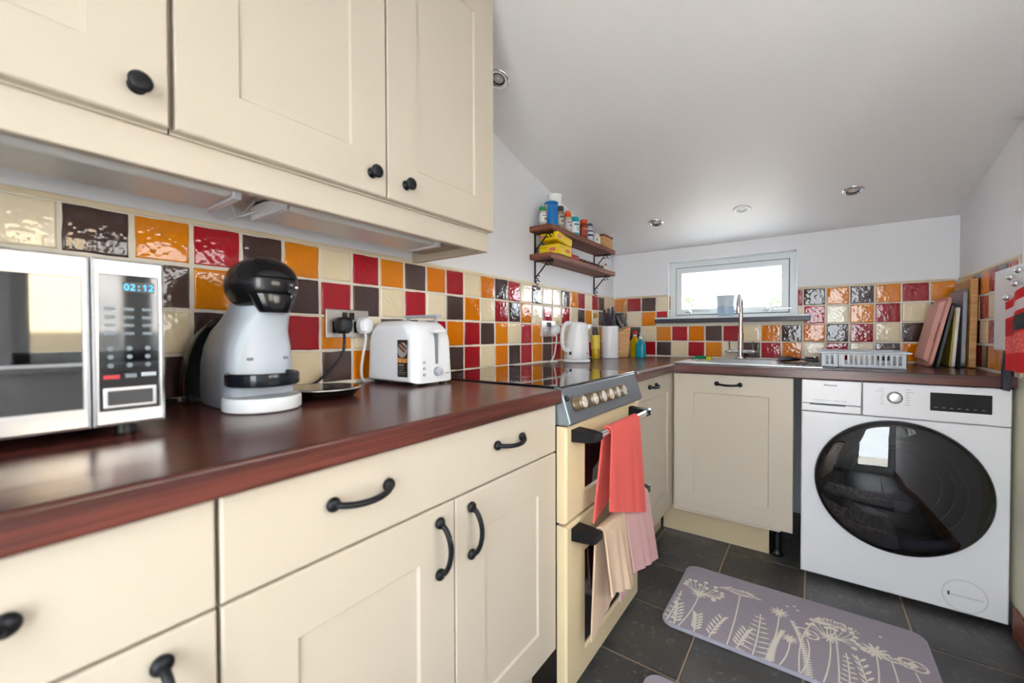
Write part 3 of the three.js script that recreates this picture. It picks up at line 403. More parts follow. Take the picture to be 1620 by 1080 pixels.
// ================= SINK, TAP =================
{
  const s = thing('sink', 'stainless steel inset sink with drainer', 'sink', [0.86, WT - 0.17, 0.39]);
  const rim = (x0, x1, z0, z1, y0, y1, hx0, hx1, hz0, hz1) => merge([bb(x0, hx0, y0, y1, z0, z1), bb(hx1, x1, y0, y1, z0, z1), bb(hx0, hx1, y0, y1, z0, hz0), bb(hx0, hx1, y0, y1, hz1, z1)]);
  part(s, 'rim', at(s, merge([rim(0.6, 1.215, 0.07, 0.69, WT + 0.0005, WT + 0.004, 0.68, 1.02, 0.22, 0.56), bb(0.6, 1.215, WT + 0.0005, WT + 0.008, 0.682, 0.694, 0.003), bb(0.6, 1.215, WT + 0.0005, WT + 0.007, 0.07, 0.08, 0.003), bb(0.598, 0.606, WT + 0.0005, WT + 0.007, 0.07, 0.694, 0.003)])), M.steel);
  part(s, 'bowl', at(s, merge([bb(0.678, 0.682, 0.73, WT + 0.003, 0.218, 0.562), bb(1.018, 1.022, 0.73, WT + 0.003, 0.218, 0.562), bb(0.68, 1.02, 0.73, WT + 0.003, 0.218, 0.222), bb(0.68, 1.02, 0.73, WT + 0.003, 0.558, 0.562), bb(0.68, 1.02, 0.728, 0.732, 0.22, 0.56)])), M.steel);
  for (let i = 0; i < 6; i++) part(s, 'drainer_ridge', at(s, bb(1.06 + i * 0.024, 1.068 + i * 0.024, WT + 0.003, WT + 0.006, 0.2, 0.6, 0.0014)), M.steel);
  const t = thing('mixer_tap', 'tall chrome mixer tap with swan neck behind the sink', 'tap', [0.836, WT + 0.0045, 0.125]);
  part(t, 'base_flange', at(t, T(lathe([[0, 0], [0.03, 0], [0.03, 0.006], [0.022, 0.012], [0, 0.012]], 24), 0.836, WT + 0.0045, 0.125)), M.chrome);
  part(t, 'column', at(t, rod([0.836, WT + 0.006, 0.125], [0.836, 1.05, 0.125], 0.0165, 20)), M.chrome);
  const cv = []; for (let i = 0; i <= 10; i++) { const a = Math.PI * i / 10; cv.push([0.836 + 0.006 * i / 10, 1.19 + 0.075 * Math.sin(a), 0.125 + 0.075 - 0.075 * Math.cos(a)]); }
  part(t, 'spout', at(t, tube([[0.836, 1.04, 0.125], [0.836, 1.12, 0.125], ...cv, [0.843, 1.16, 0.275]], 0.0125, 48, 14)), M.chrome);
  part(t, 'cross_body', at(t, rod([0.768, 0.94, 0.125], [0.908, 0.94, 0.125], 0.011, 16)), M.chrome);
  for (const x of [0.778, 0.9]) { const l = part(t, 'lever', at(t, rod([x, 0.945, 0.13], [x, 0.998, 0.14], 0.0045, 12)), M.chrome); part(l, 'lever_hub', at(t, T(lathe([[0, 0], [0.023, 0], [0.026, 0.006], [0.02, 0.012], [0, 0.014]], 24), x, 0.934, 0.125)), M.chrome); }
}

// ================= THINGS ON THE LEFT WORKTOP =================
{ // microwave
  const x1 = 0.345, y0 = 0.909, y1 = 1.153, z0 = 2.702, z1 = 3.142, m = thing('microwave', 'silver and black microwave oven on the worktop', 'microwave', [0.18, WT, 2.92]);
  part(m, 'case', at(m, bb(0.015, x1 - 0.02, y0 + 0.002, y1 - 0.002, z0 + 0.002, z1 - 0.002, 0.006)), mat('#2b2c2f', 0.4));
  const fr = (a, b, c, d, ia, ib, ic, id, X, t) => toLeft(rectLoft([[0, b - a, 0, d - c, 0], [0, b - a, 0, d - c, t - 0.004], [0.004, b - a - 0.004, 0.004, d - c - 0.004, t], [ib === undefined ? 0 : b - ib, b - ia, ic - c, id - c, t], [b - ib + 0.001, b - ia - 0.001, ic - c + 0.001, id - c - 0.001, t - 0.004]], true, false)).translate(X, c, b);
  const silver = phy('#d9dadd', 0.22, { metalness: 0.75 });
  const door = part(m, 'door', at(m, fr(2.785, z1, y0, y1, 2.792, z1 - 0.03, 0.938, 1.123, x1 - 0.022, 0.022)), silver, 'silver door frame');
  part(door, 'door_glass', at(m, bb(x1 - 0.014, x1 - 0.0045, 0.936, 1.125, 2.79, z1 - 0.028)), phy('#0b0b0d', 0.03, { ior: 2.1 }), 'dark mirror-like door glass');
  part(door, 'window_bar', at(m, bb(x1 - 0.006, x1 - 0.0035, 0.998, 1.003, 2.79, z1 - 0.028, 0.001)), phy('#8d8f93', 0.3));
  const p = part(m, 'control_panel', at(m, fr(z0, 2.783, y0, y1, z0 + 0.006, 2.777, 0.931, 1.131, x1 - 0.022, 0.022)), silver, 'silver panel surround');
  part(p, 'panel_face', at(m, bb(x1 - 0.014, x1 - 0.0045, 0.929, 1.133, z0 + 0.004, 2.779)), phy('#0c0c10', 0.05, { ior: 1.8 }), 'black glossy panel');
  { const t = canvasTex(256, 96, (g) => { g.fillStyle = '#000'; g.fillRect(0, 0, 256, 96); g.fillStyle = '#1fb4ff'; g.font = 'bold 84px monospace'; g.textAlign = 'center'; g.fillText('02:12', 128, 78); }); const g = new THREE.PlaneGeometry(0.036, 0.0145); g.rotateY(Math.PI / 2); part(p, 'clock_display', at(m, T(g, x1 - 0.0042, 1.1135, 2.731)), mat('#000000', 0.3, { emissive: '#ffffff', emissiveMap: t, emissiveIntensity: 1.6 }), 'glowing blue clock digits'); }
  const bm = mat('#7b858c', 0.5); for (let r = 0; r < 4; r++) for (let c = 0; c < 3; c++) part(p, 'button', at(m, bb(x1 - 0.005, x1 - 0.0038, 1.078 - r * 0.012, 1.0825 - r * 0.012, 2.716 + c * 0.021, 2.728 + c * 0.021, 0.0005)), bm);
  for (let r = 0; r < 3; r++) for (let c = 0; c < 3; c++) { const g = cyl(0.0035, 0.0035, 0.0012, 14); g.rotateZ(Math.PI / 2); part(p, 'button', at(m, T(g, x1 - 0.0042, 1.022 - r * 0.0125, 2.722 + c * 0.021)), bm); }
  part(p, 'button', at(m, bb(x1 - 0.005, x1 - 0.0038, 0.977, 0.983, 2.754, 2.772, 0.0006)), mat('#c8323a', 0.4), 'red stop button'); part(p, 'button', at(m, bb(x1 - 0.005, x1 - 0.0038, 0.978, 0.984, 2.735, 2.748, 0.0006)), bm); part(p, 'button', at(m, bb(x1 - 0.005, x1 - 0.0038, 0.979, 0.985, 2.712, 2.73, 0.0006)), mat('#b9c2c8', 0.4), 'pale start button');
  const ob = part(p, 'open_button', at(m, bb(x1 - 0.006, x1 - 0.0015, 0.934, 0.965, 2.712, 2.773, 0.004)), silver, 'silver door release button'); part(ob, 'button_face', at(m, bb(x1 - 0.004, x1 - 0.0008, 0.939, 0.960, 2.717, 2.768, 0.001)), mat('#3c3e42', 0.4));
  for (const z of [z0 + 0.04, z1 - 0.04]) for (const x of [0.05, 0.3]) part(m, 'foot', at(m, T(cyl(0.014, 0.012, 0.018, 12), x, WT + 0.009, z)), M.black);
}
{ // coffee machine
  const zc = 2.51, c = thing('coffee_machine', 'pale grey capsule coffee machine with round black head', 'coffee machine', [0.2, WT, zc]);
  const grey = phy('#bcc4ce', 0.3), blk = phy('#101114', 0.16);
  part(c, 'body', at(c, loft([[0.893, 0.155, zc, 0.085, 0.068, 3.6], [0.9, 0.155, zc, 0.092, 0.073, 3.6], [0.93, 0.155, zc, 0.094, 0.074, 3.6], [0.98, 0.153, zc - 0.001, 0.092, 0.073, 3.6], [1.02, 0.153, zc - 0.003, 0.09, 0.069, 3.4], [1.05, 0.155, zc - 0.006, 0.088, 0.062, 3], [1.075, 0.162, zc - 0.014, 0.085, 0.054, 2.8], [1.1, 0.175, zc - 0.018, 0.082, 0.051, 2.4], [1.13, 0.185, zc - 0.019, 0.07, 0.046, 2]], 48)), grey, 'pale grey body');
  part(c, 'water_tank', at(c, loft([[0.9, 0.06, zc + 0.004, 0.05, 0.087, 2.4], [0.94, 0.055, zc + 0.004, 0.05, 0.088, 2.4], [1.0, 0.056, zc, 0.048, 0.083, 2.4], [1.04, 0.065, zc - 0.004, 0.045, 0.072, 2.2], [1.07, 0.08, zc - 0.01, 0.04, 0.058, 2], [1.08, 0.09, zc - 0.012, 0.03, 0.05, 2]], 40)), phy('#16181d', 0.1), 'dark water tank at the back');
  const hd = new THREE.SphereGeometry(1, 48, 32); hd.scale(0.083, 0.06, 0.068); hd.translate(0.2, 1.148, 2.497); const head = part(c, 'head', at(c, hd), phy('#17181b', 0.22), 'round black head');
  const lv = new THREE.SphereGeometry(1, 32, 24, -0.75 + Math.PI, 1.5, 0.42, 0.95); lv.scale(0.0865, 0.0635, 0.0715); lv.translate(0.2, 1.148, 2.497); part(head, 'capsule_lever', at(c, lv), blk, 'glossy black lever');
  const nz = loft([[1.088, 0.262, 2.5, 0.02, 0.026, 2.6], [1.1, 0.262, 2.5, 0.026, 0.034, 2.6], [1.125, 0.255, 2.5, 0.03, 0.045, 2.4]], 28); part(head, 'capsule_holder', at(c, nz), blk); part(head, 'power_light', at(c, T(new THREE.SphereGeometry(0.004, 10, 8), 0.279, 1.142, 2.462)), M.chrome);
  part(c, 'badge', at(c, bb(0.244, 0.2465, 0.99, 0.996, zc + 0.024, zc + 0.036, 0.001)), mat('#7b8088', 0.4)); part(c, 'badge', at(c, bb(0.244, 0.2465, 0.99, 0.996, zc - 0.046, zc - 0.036, 0.001)), mat('#7b8088', 0.4));
  const sh = lathe([[0, 0.0], [0.062, 0], [0.066, 0.003], [0.066, 0.023], [0.063, 0.026], [0.06, 0.026], [0.058, 0.018], [0, 0.018]], 48); part(c, 'cup_shelf', at(c, T(sh, 0.265, 0.941, 2.524)), phy('#1b2027', 0.12, { metalness: 0.3 }), 'glossy dark cup shelf');
  const tr = lathe([[0, 0], [0.066, 0], [0.07, 0.004], [0.07, 0.024], [0.068, 0.028], [0.065, 0.028], [0.063, 0.022], [0, 0.022]], 48); const tray = part(c, 'drip_tray', at(c, T(tr, 0.268, 0.8925, 2.526)), phy('#e4e7ea', 0.3), 'white round drip tray'); const gr = lathe([[0, 0.0225], [0.062, 0.0225], [0.062, 0.025], [0, 0.0255]], 40); part(tray, 'tray_grid', at(c, T(gr, 0.268, 0.8925, 2.526)), phy('#c3c8cc', 0.35));
}
{ // black round warmer plate
  const d = thing('round_tray', 'flat round glossy black tray with silver rim beside the coffee machine', 'tray', [0.212, WT, 2.36]);
  part(d, 'dish', lathe([[0, 0.001], [0.064, 0.001], [0.07, 0.006], [0.081, 0.02], [0.082, 0.023], [0.079, 0.0245], [0, 0.0245]], 56), M.blackGloss); part(d, 'rim', lathe([[0.078, 0.0246], [0.0818, 0.0242], [0.083, 0.022], [0.0818, 0.0215]], 56), M.steel, 'silver rim');
}
{ // toaster
  const t = thing('toaster', 'white two-slice toaster with picture label on its side', 'toaster', [0.146, WT, 2.037]), z0 = 1.953, z1 = 2.121;
  // outline of the lever end, swept along the toaster's length
  const o = []; const add = (x, y) => o.push([x, y]); const pts = [[0.02, 0.9], [0.262, 0.9]]; add(0.026, 0.9); add(0.256, 0.9);
  for (let i = 0; i <= 10; i++) { const a = i / 10 * Math.PI / 2; add(0.19 + 0.062 * Math.cos(a), 1.015 + 0.07 * Math.sin(a)); } for (let i = 0; i <= 10; i++) { const a = Math.PI / 2 + i / 10 * Math.PI / 2; add(0.09 + 0.062 * Math.cos(a), 1.015 + 0.07 * Math.sin(a)); }
  const sh = new THREE.Shape(o.map((p) => new THREE.Vector2(...p))); let g = new THREE.ExtrudeGeometry(sh, { depth: z1 - z0 - 0.06, bevelEnabled: true, bevelThickness: 0.03, bevelSize: 0.028, bevelOffset: -0.028, bevelSegments: 9, curveSegments: 8 }); g.translate(0, 0, z0 + 0.03);
  { const p = g.attributes.position; for (let i = 0; i < p.count; i++) { const y = p.getY(i); if (y < 0.935) p.setY(i, 0.9 + (y - 0.9) * (y < 0.9285 ? 0.35 : 0.9)); const t = Math.max(0, (y - 0.93) / 0.155), zc = (z0 + z1) / 2; p.setZ(i, zc + (p.getZ(i) - zc) * (1 - 0.1 * t)); } g = toCreasedNormals(g, 0.6); }
  part(t, 'body', at(t, g), M.white);
  part(t, 'slot', at(t, merge([bb(0.07, 0.205, 1.07, 1.0862, 1.99, 2.017, 0.002), bb(0.07, 0.205, 1.07, 1.0862, 2.058, 2.085, 0.002)])), M.black, 'dark bread slots');
  part(t, 'bread_rack', at(t, merge([bb(0.05, 0.21, 1.098, 1.107, 1.965, 1.985, 0.003), bb(0.06, 0.066, 1.08, 1.1, 1.97, 1.98), bb(0.19, 0.196, 1.08, 1.1, 1.97, 1.98)])), M.greyPlastic, 'grey warming bar');
  part(t, 'lever_track', at(t, bb(0.246, 0.2605, 0.955, 1.055, 2.03, 2.036, 0.001)), mat('#7c8084', 0.6)); part(t, 'lever', at(t, merge([bb(0.25, 0.277, 1.047, 1.06, 2.012, 2.056, 0.004)])), M.whitePlastic);
  { const k = lathe([[0, 0.016], [0.011, 0.015], [0.0125, 0.012], [0.0135, 0], [0, 0]], 24); k.rotateZ(-Math.PI / 2); part(t, 'browning_dial', at(t, T(k, 0.2565, 0.932, 2.031)), M.greyPlastic, 'grey browning dial'); }
  for (let i = 0; i < 3; i++) { const b = cyl(0.0045, 0.0045, 0.004, 14); b.rotateZ(Math.PI / 2); part(t, 'button', at(t, T(b, 0.2575, 0.925 + i * 0.018, 2.082)), M.greyPlastic); }
  { const tx = canvasTex(192, 480, (g) => { g.fillStyle = '#17130f'; g.fillRect(0, 0, 192, 480); g.fillStyle = '#a8a6a6'; g.beginPath(); g.ellipse(96, 130, 92, 100, 0.5, 0, 7); g.fill(); g.fillStyle = '#4a2a1c'; g.save(); g.translate(96, 100); g.rotate(0.6); g.fillRect(-70, -40, 140, 28); g.fillRect(-70, 10, 140, 28); g.restore(); g.fillStyle = '#c58a72'; g.save(); g.translate(96, 100); g.rotate(0.6); g.fillRect(-55, -12, 120, 18); g.restore(); for (let i = 0; i < 5; i++) { g.fillStyle = ['#d98f3e', '#e5ad66', '#c6803a', '#dca458', '#cf8a3e'][i]; g.beginPath(); g.ellipse(20 + i * 38, 262 + (i % 2) * 10, 28, 34, 0.3 * i, 0, 7); g.fill(); } g.fillStyle = '#120f0d'; g.fillRect(0, 296, 192, 184); g.fillStyle = '#e9e4dc'; g.font = 'bold 30px sans-serif'; g.fillText('2 SLICE', 16, 336); g.font = '18px sans-serif'; ['Frozen, cancel', 'and reheat', 'Variable browning', 'High lift feature'].forEach((s, i) => g.fillText(s, 16, 368 + i * 27)); }); const p = new THREE.PlaneGeometry(0.044, 0.108); part(t, 'picture_label', at(t, T(p, 0.208, 0.973, z1 + 0.0006)), mat('#ffffff', 0.35, { map: tx }), 'dark printed label with toast picture'); }
  { const tx = canvasTex(128, 64, (g) => { g.fillStyle = '#eef0f3'; g.fillRect(0, 0, 128, 64); g.fillStyle = '#4a4e55'; g.font = 'italic bold 34px sans-serif'; g.textAlign = 'center'; g.fillText('swan', 64, 42); }); const p = new THREE.PlaneGeometry(0.024, 0.011); p.rotateY(Math.PI / 2); part(t, 'logo', at(t, T(p, 0.2575, 0.925, 1.987)), phy('#ffffff', 0.3, { map: tx })); }
  for (const x of [0.05, 0.23]) for (const z of [1.985, 2.09]) part(t, 'foot', at(t, T(cyl(0.009, 0.009, 0.01, 10), x, WT + 0.005, z)), mat('#3a3a3c', 0.7));
}
// sockets and plugs
function socket(zc, yc, label, m, open) {
  const s = thing('wall_socket', label, 'socket', [0, yc, zc]); part(s, 'plate', bb(0.001, 0.009, -0.043, 0.043, -0.073, 0.073, 0.002), m); part(s, 'switch', bb(0.008, 0.0125, 0.012, 0.034, -0.02, -0.003, 0.001), M.black, 'black rocker switch'); part(s, 'switch', bb(0.008, 0.0125, 0.012, 0.034, 0.003, 0.02, 0.001), M.black, 'black rocker switch');
  for (const z of [-0.036, 0.036]) part(s, 'insert', merge([bb(0.0085, 0.0098, -0.028, 0.006, z - 0.016, z + 0.016, 0.0004)]), open ? M.whitePlastic : M.black);
  if (open) part(s, 'pin_holes', merge([bb(0.0095, 0.0102, -0.002, 0.005, 0.034, 0.038), bb(0.0095, 0.0102, -0.022, -0.018, 0.022, 0.03), bb(0.0095, 0.0102, -0.022, -0.018, 0.042, 0.05)]), M.black);
  for (const z of [-0.06, 0.06]) part(s, 'screw', (() => { const g = cyl(0.003, 0.003, 0.001, 12); g.rotateZ(Math.PI / 2); return T(g, 0.0093, 0, z); })(), M.steel); return s;
}
socket(2.167, 1.077, 'brushed metal double socket between the coffee machine and toaster', M.brushed, false);
socket(0.952, 1.075, 'metal double socket on the tiles behind the kettle', M.brushed, true);
function plug(y, z, m, label, pts) { const p = thing('plug', label, 'plug', [0.01, y, z]); part(p, 'plug_body', at(p, loft([[y - 0.027, 0.03, z, 0.014, 0.014, 2.5], [y - 0.018, 0.032, z, 0.02, 0.022, 3], [y, 0.032, z, 0.021, 0.025, 3], [y + 0.014, 0.032, z, 0.02, 0.022, 3], [y + 0.022, 0.03, z, 0.016, 0.013, 2.5]], 28)), m); part(p, 'cable', at(p, tube([[0.034, y - 0.02, z], [0.036, y - 0.045, z], ...pts], 0.0042, 48, 8)), m); }
plug(1.073, 2.197, mat('#1d2026', 0.5), 'black plug and cable running towards the coffee machine', [[0.034, 0.985, 2.203], [0.03, 0.945, 2.235], [0.045, 0.905, 2.3], [0.06, 0.8975, 2.36], [0.05, 0.8975, 2.43]]);
plug(1.073, 2.124, M.whitePlastic, 'white plug and cable running behind the toaster', [[0.03, 0.98, 2.13], [0.024, 0.925, 2.132], [0.018, 0.8985, 2.12], [0.012, 0.8975, 2.05]]);
plug(1.072, 0.916, M.whitePlastic, 'white kettle plug with looped white cable', [[0.036, 0.98, 0.925], [0.034, 0.92, 0.945], [0.028, 0.8975, 0.965], [0.04, 0.8975, 0.985], [0.07, 0.8975, 0.965]]);

single('power_cable', tube([[0.03, 0.8975, 2.69], [0.075, 0.8975, 2.645], [0.055, 0.8975, 2.62], [0.03, 0.8975, 2.605], [0.008, 0.8975, 2.615]], 0.0045, 32, 8), mat('#15161a', 0.5), 'black power cable lying on the worktop between the microwave and coffee machine', 'cable');
// ================= THINGS IN THE CORNER =================
{ // kettle
  const k = thing('kettle', 'white plastic jug kettle beside the hob', 'kettle', [0.135, WT, 0.872]); k.scale.setScalar(0.95);
  part(k, 'base', lathe([[0, 0.001], [0.076, 0.001], [0.078, 0.006], [0.076, 0.016], [0.06, 0.02], [0, 0.02]], 40), M.whitePlastic);
  part(k, 'jug', loft([[0.021, 0, 0, 0.07, 0.07, 2], [0.028, 0, 0, 0.073, 0.073, 2], [0.06, 0, 0, 0.072, 0.071, 2], [0.12, 0.002, -0.002, 0.066, 0.065, 2], [0.17, 0.004, -0.004, 0.06, 0.058, 2], [0.205, 0.008, -0.006, 0.058, 0.053, 2], [0.217, 0.01, -0.007, 0.056, 0.05, 2]], 48), M.whitePlastic);
  part(k, 'lid', T(loft([[0.215, 0.008, -0.006, 0.054, 0.048, 2], [0.224, 0.005, -0.004, 0.048, 0.043, 2], [0.23, 0, 0, 0.03, 0.028, 2]], 40)), M.whitePlastic);
  part(k, 'handle', tube([[-0.012, 0.222, 0.04], [-0.022, 0.222, 0.075], [-0.03, 0.2, 0.098], [-0.034, 0.15, 0.108], [-0.033, 0.1, 0.105], [-0.028, 0.075, 0.09], [-0.02, 0.07, 0.066]], 0.0115, 48, 12), M.whitePlastic);
  part(k, 'spout', loft([[0.185, 0.052, -0.034, 0.012, 0.014, 2], [0.2, 0.058, -0.038, 0.016, 0.016, 2], [0.216, 0.062, -0.04, 0.017, 0.017, 2]], 20), M.whitePlastic);
  part(k, 'switch', bb(-0.006, 0.006, 0.045, 0.062, 0.068, 0.078, 0.002), M.black, 'small dark switch'); part(k, 'logo', bb(0.06, 0.0745, 0.05, 0.056, -0.0, 0.014, 0.001), mat('#8b9098', 0.5));
}
{ // oil bottle
  const b = thing('oil_bottle', 'slim clear bottle of yellow cooking oil with gold cap', 'bottle', [0.112, WT, 0.575]);
  part(b, 'glass', lathe([[0, 0.001], [0.024, 0.001], [0.0265, 0.005], [0.0265, 0.15], [0.022, 0.178], [0.0125, 0.2], [0.0115, 0.25], [0.012, 0.252]], 32), phy('#f4f6ee', 0.03, { transmission: 1, thickness: 0, ior: 1.4 })); part(b, 'oil', lathe([[0, 0.003], [0.0245, 0.004], [0.0252, 0.09], [0, 0.09]], 28), phy('#e0b000', 0.15), 'yellow oil'); part(b, 'cap', lathe([[0, 0.282], [0.0125, 0.281], [0.0135, 0.278], [0.0135, 0.25], [0, 0.25]], 24), phy('#b98c3a', 0.3, { metalness: 0.7 }), 'gold cap');
  const t = canvasTex(256, 128, (g) => { g.fillStyle = '#ecd04c'; g.fillRect(0, 0, 256, 128); g.fillStyle = '#4a5a1e'; g.save(); g.translate(96, 64); g.rotate(-Math.PI / 2); g.font = 'bold 30px serif'; g.textAlign = 'center'; g.fillText('OLIO', 0, 10); g.restore(); g.fillRect(140, 40, 16, 44); }); part(b, 'label_print', T(new THREE.CylinderGeometry(0.0269, 0.0269, 0.085, 32, 1, true), 0, 0.105, 0), mat('#ffffff', 0.5, { map: t }), 'yellow label');
}
{ // white canister with knives
  const c = thing('knife_canister', 'white cylindrical knife holder beside the oil bottle', 'knife holder', [0.135, WT, 0.41]); part(c, 'pot', lathe([[0, 0.001], [0.05, 0.001], [0.053, 0.004], [0.053, 0.2], [0.051, 0.204], [0.046, 0.204], [0.046, 0.15], [0, 0.15]], 40), phy('#eeeef0', 0.25)); part(c, 'bristle_fill', lathe([[0, 0.192], [0.045, 0.192], [0.045, 0.16], [0, 0.16]], 24), M.black);
  for (const [i, [x, z, h, a]] of [[-0.012, 0.02, 0.105, 0.12], [0.004, 0.006, 0.11, 0.05], [0.015, -0.012, 0.12, -0.02], [-0.004, -0.022, 0.1, 0.06], [0.022, 0.012, 0.095, -0.1]].entries()) { const k = thing('kitchen_knife', 'dark navy handled kitchen knife standing in the white knife holder', 'knife', [0.135 + x, WT + 0.2, 0.41 + z], 'knives in the white knife holder'); k.rotation.set(a * 0.6, 0, a); part(k, 'blade', bb(-0.001, 0.001, -0.035, 0.01, -0.01, 0.01), M.steel); part(k, 'knife_handle', loft([[0.0, 0, 0, 0.008, 0.011, 3], [0.02, 0, 0, 0.0075, 0.012, 3], [0.07, 0, 0, 0.008, 0.0125, 3], [h, 0, 0.003, 0.0075, 0.013, 3], [h + 0.006, 0, 0.004, 0.004, 0.008, 2]], 16), phy('#141a34', 0.35)); }
}
{ // knife block
  const b = thing('knife_block', 'pale wooden slanted knife block in the corner', 'knife block', [0.15, WT, 0.272]); const g = extr([[-0.05, 0.001], [0.045, 0.001], [0.062, 0.205], [-0.035, 0.155]], 0.085, 0.003); g.translate(0, 0, -0.0425); g.rotateY(0.5); part(b, 'block', metreUV(g, 4, 4), M.pale);
  for (const [i, [t, zz]] of [[0.2, -0.022], [0.2, 0.012], [0.5, -0.022], [0.5, 0.012], [0.8, -0.012]].entries()) { const x = -0.035 + 0.097 * t, y = 0.155 + 0.05 * t, q = V(x, y, zz).applyAxisAngle(V(0, 1, 0), 0.5), k = thing('block_knife', 'black handled knife with steel rivets in the wooden block', 'knife', [0.15 + q.x, WT + y + 0.012, 0.272 + q.z], 'knives in the wooden block'); k.rotation.set(0, 0.5, 0.45, 'YXZ'); part(k, 'bolster', bb(-0.008, 0.008, 0.001, 0.006, -0.0045, 0.0045, 0.001), M.steel); part(k, 'knife_handle', loft([[0.002, 0, 0, 0.01, 0.0065, 3], [0.05, 0, 0, 0.009, 0.006, 3], [0.088, 0.002, 0, 0.011, 0.0065, 3], [0.094, 0.002, 0, 0.006, 0.004, 2]], 16), phy('#15161a', 0.3)); part(k, 'rivets', merge([0.02, 0.045, 0.07].map((y2) => T(new THREE.SphereGeometry(0.0028, 8, 6), 0, y2, 0.006))), M.steel); }
  const s = thing('wooden_spoon', 'tall pale wooden spoon standing behind the knife block', 'spoon', [0.1, WT, 0.13]); s.rotation.z = -0.08; part(s, 'spoon_handle', T(cyl(0.007, 0.006, 0.31, 10), 0, 0.156, 0), M.pale); const bw = new THREE.SphereGeometry(0.028, 20, 14); bw.scale(0.45, 1.4, 1); part(s, 'spoon_bowl', T(bw, 0, 0.345, 0), M.pale);
}
function soapBottle(pos, label, liquid, cap, h, r, pump) {
  const b = thing('soap_bottle', label, 'bottle', pos); part(b, 'bottle_body', loft([[0.001, 0, 0, r * 0.92, r * 0.66, 2.4], [0.01, 0, 0, r, r * 0.7, 2.4], [h * 0.5, 0, 0, r * 0.98, r * 0.68, 2.4], [h * 0.62, 0, 0, r * 0.9, r * 0.62, 2.2], [h * 0.74, 0, 0, r * 0.45, r * 0.4, 2], [h * 0.8, 0, 0, r * 0.36, r * 0.36, 2]], 28), phy(liquid, 0.12));
  part(b, 'bottle_neck', T(lathe([[0, 0], [r * 0.4, 0], [r * 0.36, h * 0.1], [0, h * 0.1]], 18), 0, h * 0.79, 0), phy('#dfe6e4', 0.1)); part(b, 'cap', T(pump ? merge([lathe([[0, 0], [r * 0.3, 0], [r * 0.3, h * 0.06], [r * 0.12, h * 0.07], [r * 0.12, h * 0.16], [0, h * 0.16]], 18), T(bb(-0.008, 0.03, 0, 0.008, -0.006, 0.006, 0.003), 0, h * 0.15, 0)]) : lathe([[0, 0], [r * 0.52, 0], [r * 0.5, h * 0.1], [r * 0.2, h * 0.13], [0, h * 0.13]], 18), 0, h * 0.87, 0), phy(cap, 0.3));
}
soapBottle([0.205, WT, 0.145], 'yellow washing-up liquid bottle with red cap', '#cfae00', '#d0161c', 0.175, 0.031, false);
soapBottle([0.275, WT, 0.235], 'turquoise hand soap pump bottle in front of the yellow one', '#0592a8', '#c9d6da', 0.15, 0.034, true);
// green cloth on the sink edge
{ const g = thing('scouring_cloth', 'crumpled green cloth with yellow sponge on the sink rim', 'cloth', [0.68, WT + 0.006, 0.43]); part(g, 'cloth', sheet((u, v) => { const a = u * 2 - 1, b = v * 2 - 1; return [a * 0.04 + 0.006 * Math.sin(b * 5), 0.006 + 0.022 * Math.max(0, 1 - a * a * 0.8) * (0.6 + 0.4 * Math.sin(a * 7 + b * 4)) * (1 - 0.5 * b * b), b * 0.035 + 0.005 * Math.sin(a * 6)]; }, 20, 16, 0.004), cloth('#0d8f5a', 2)); part(g, 'sponge', bb(0.03, 0.055, 0, 0.022, 0.0, 0.035, 0.005), mat('#d6d83a', 0.95), 'yellow sponge'); }
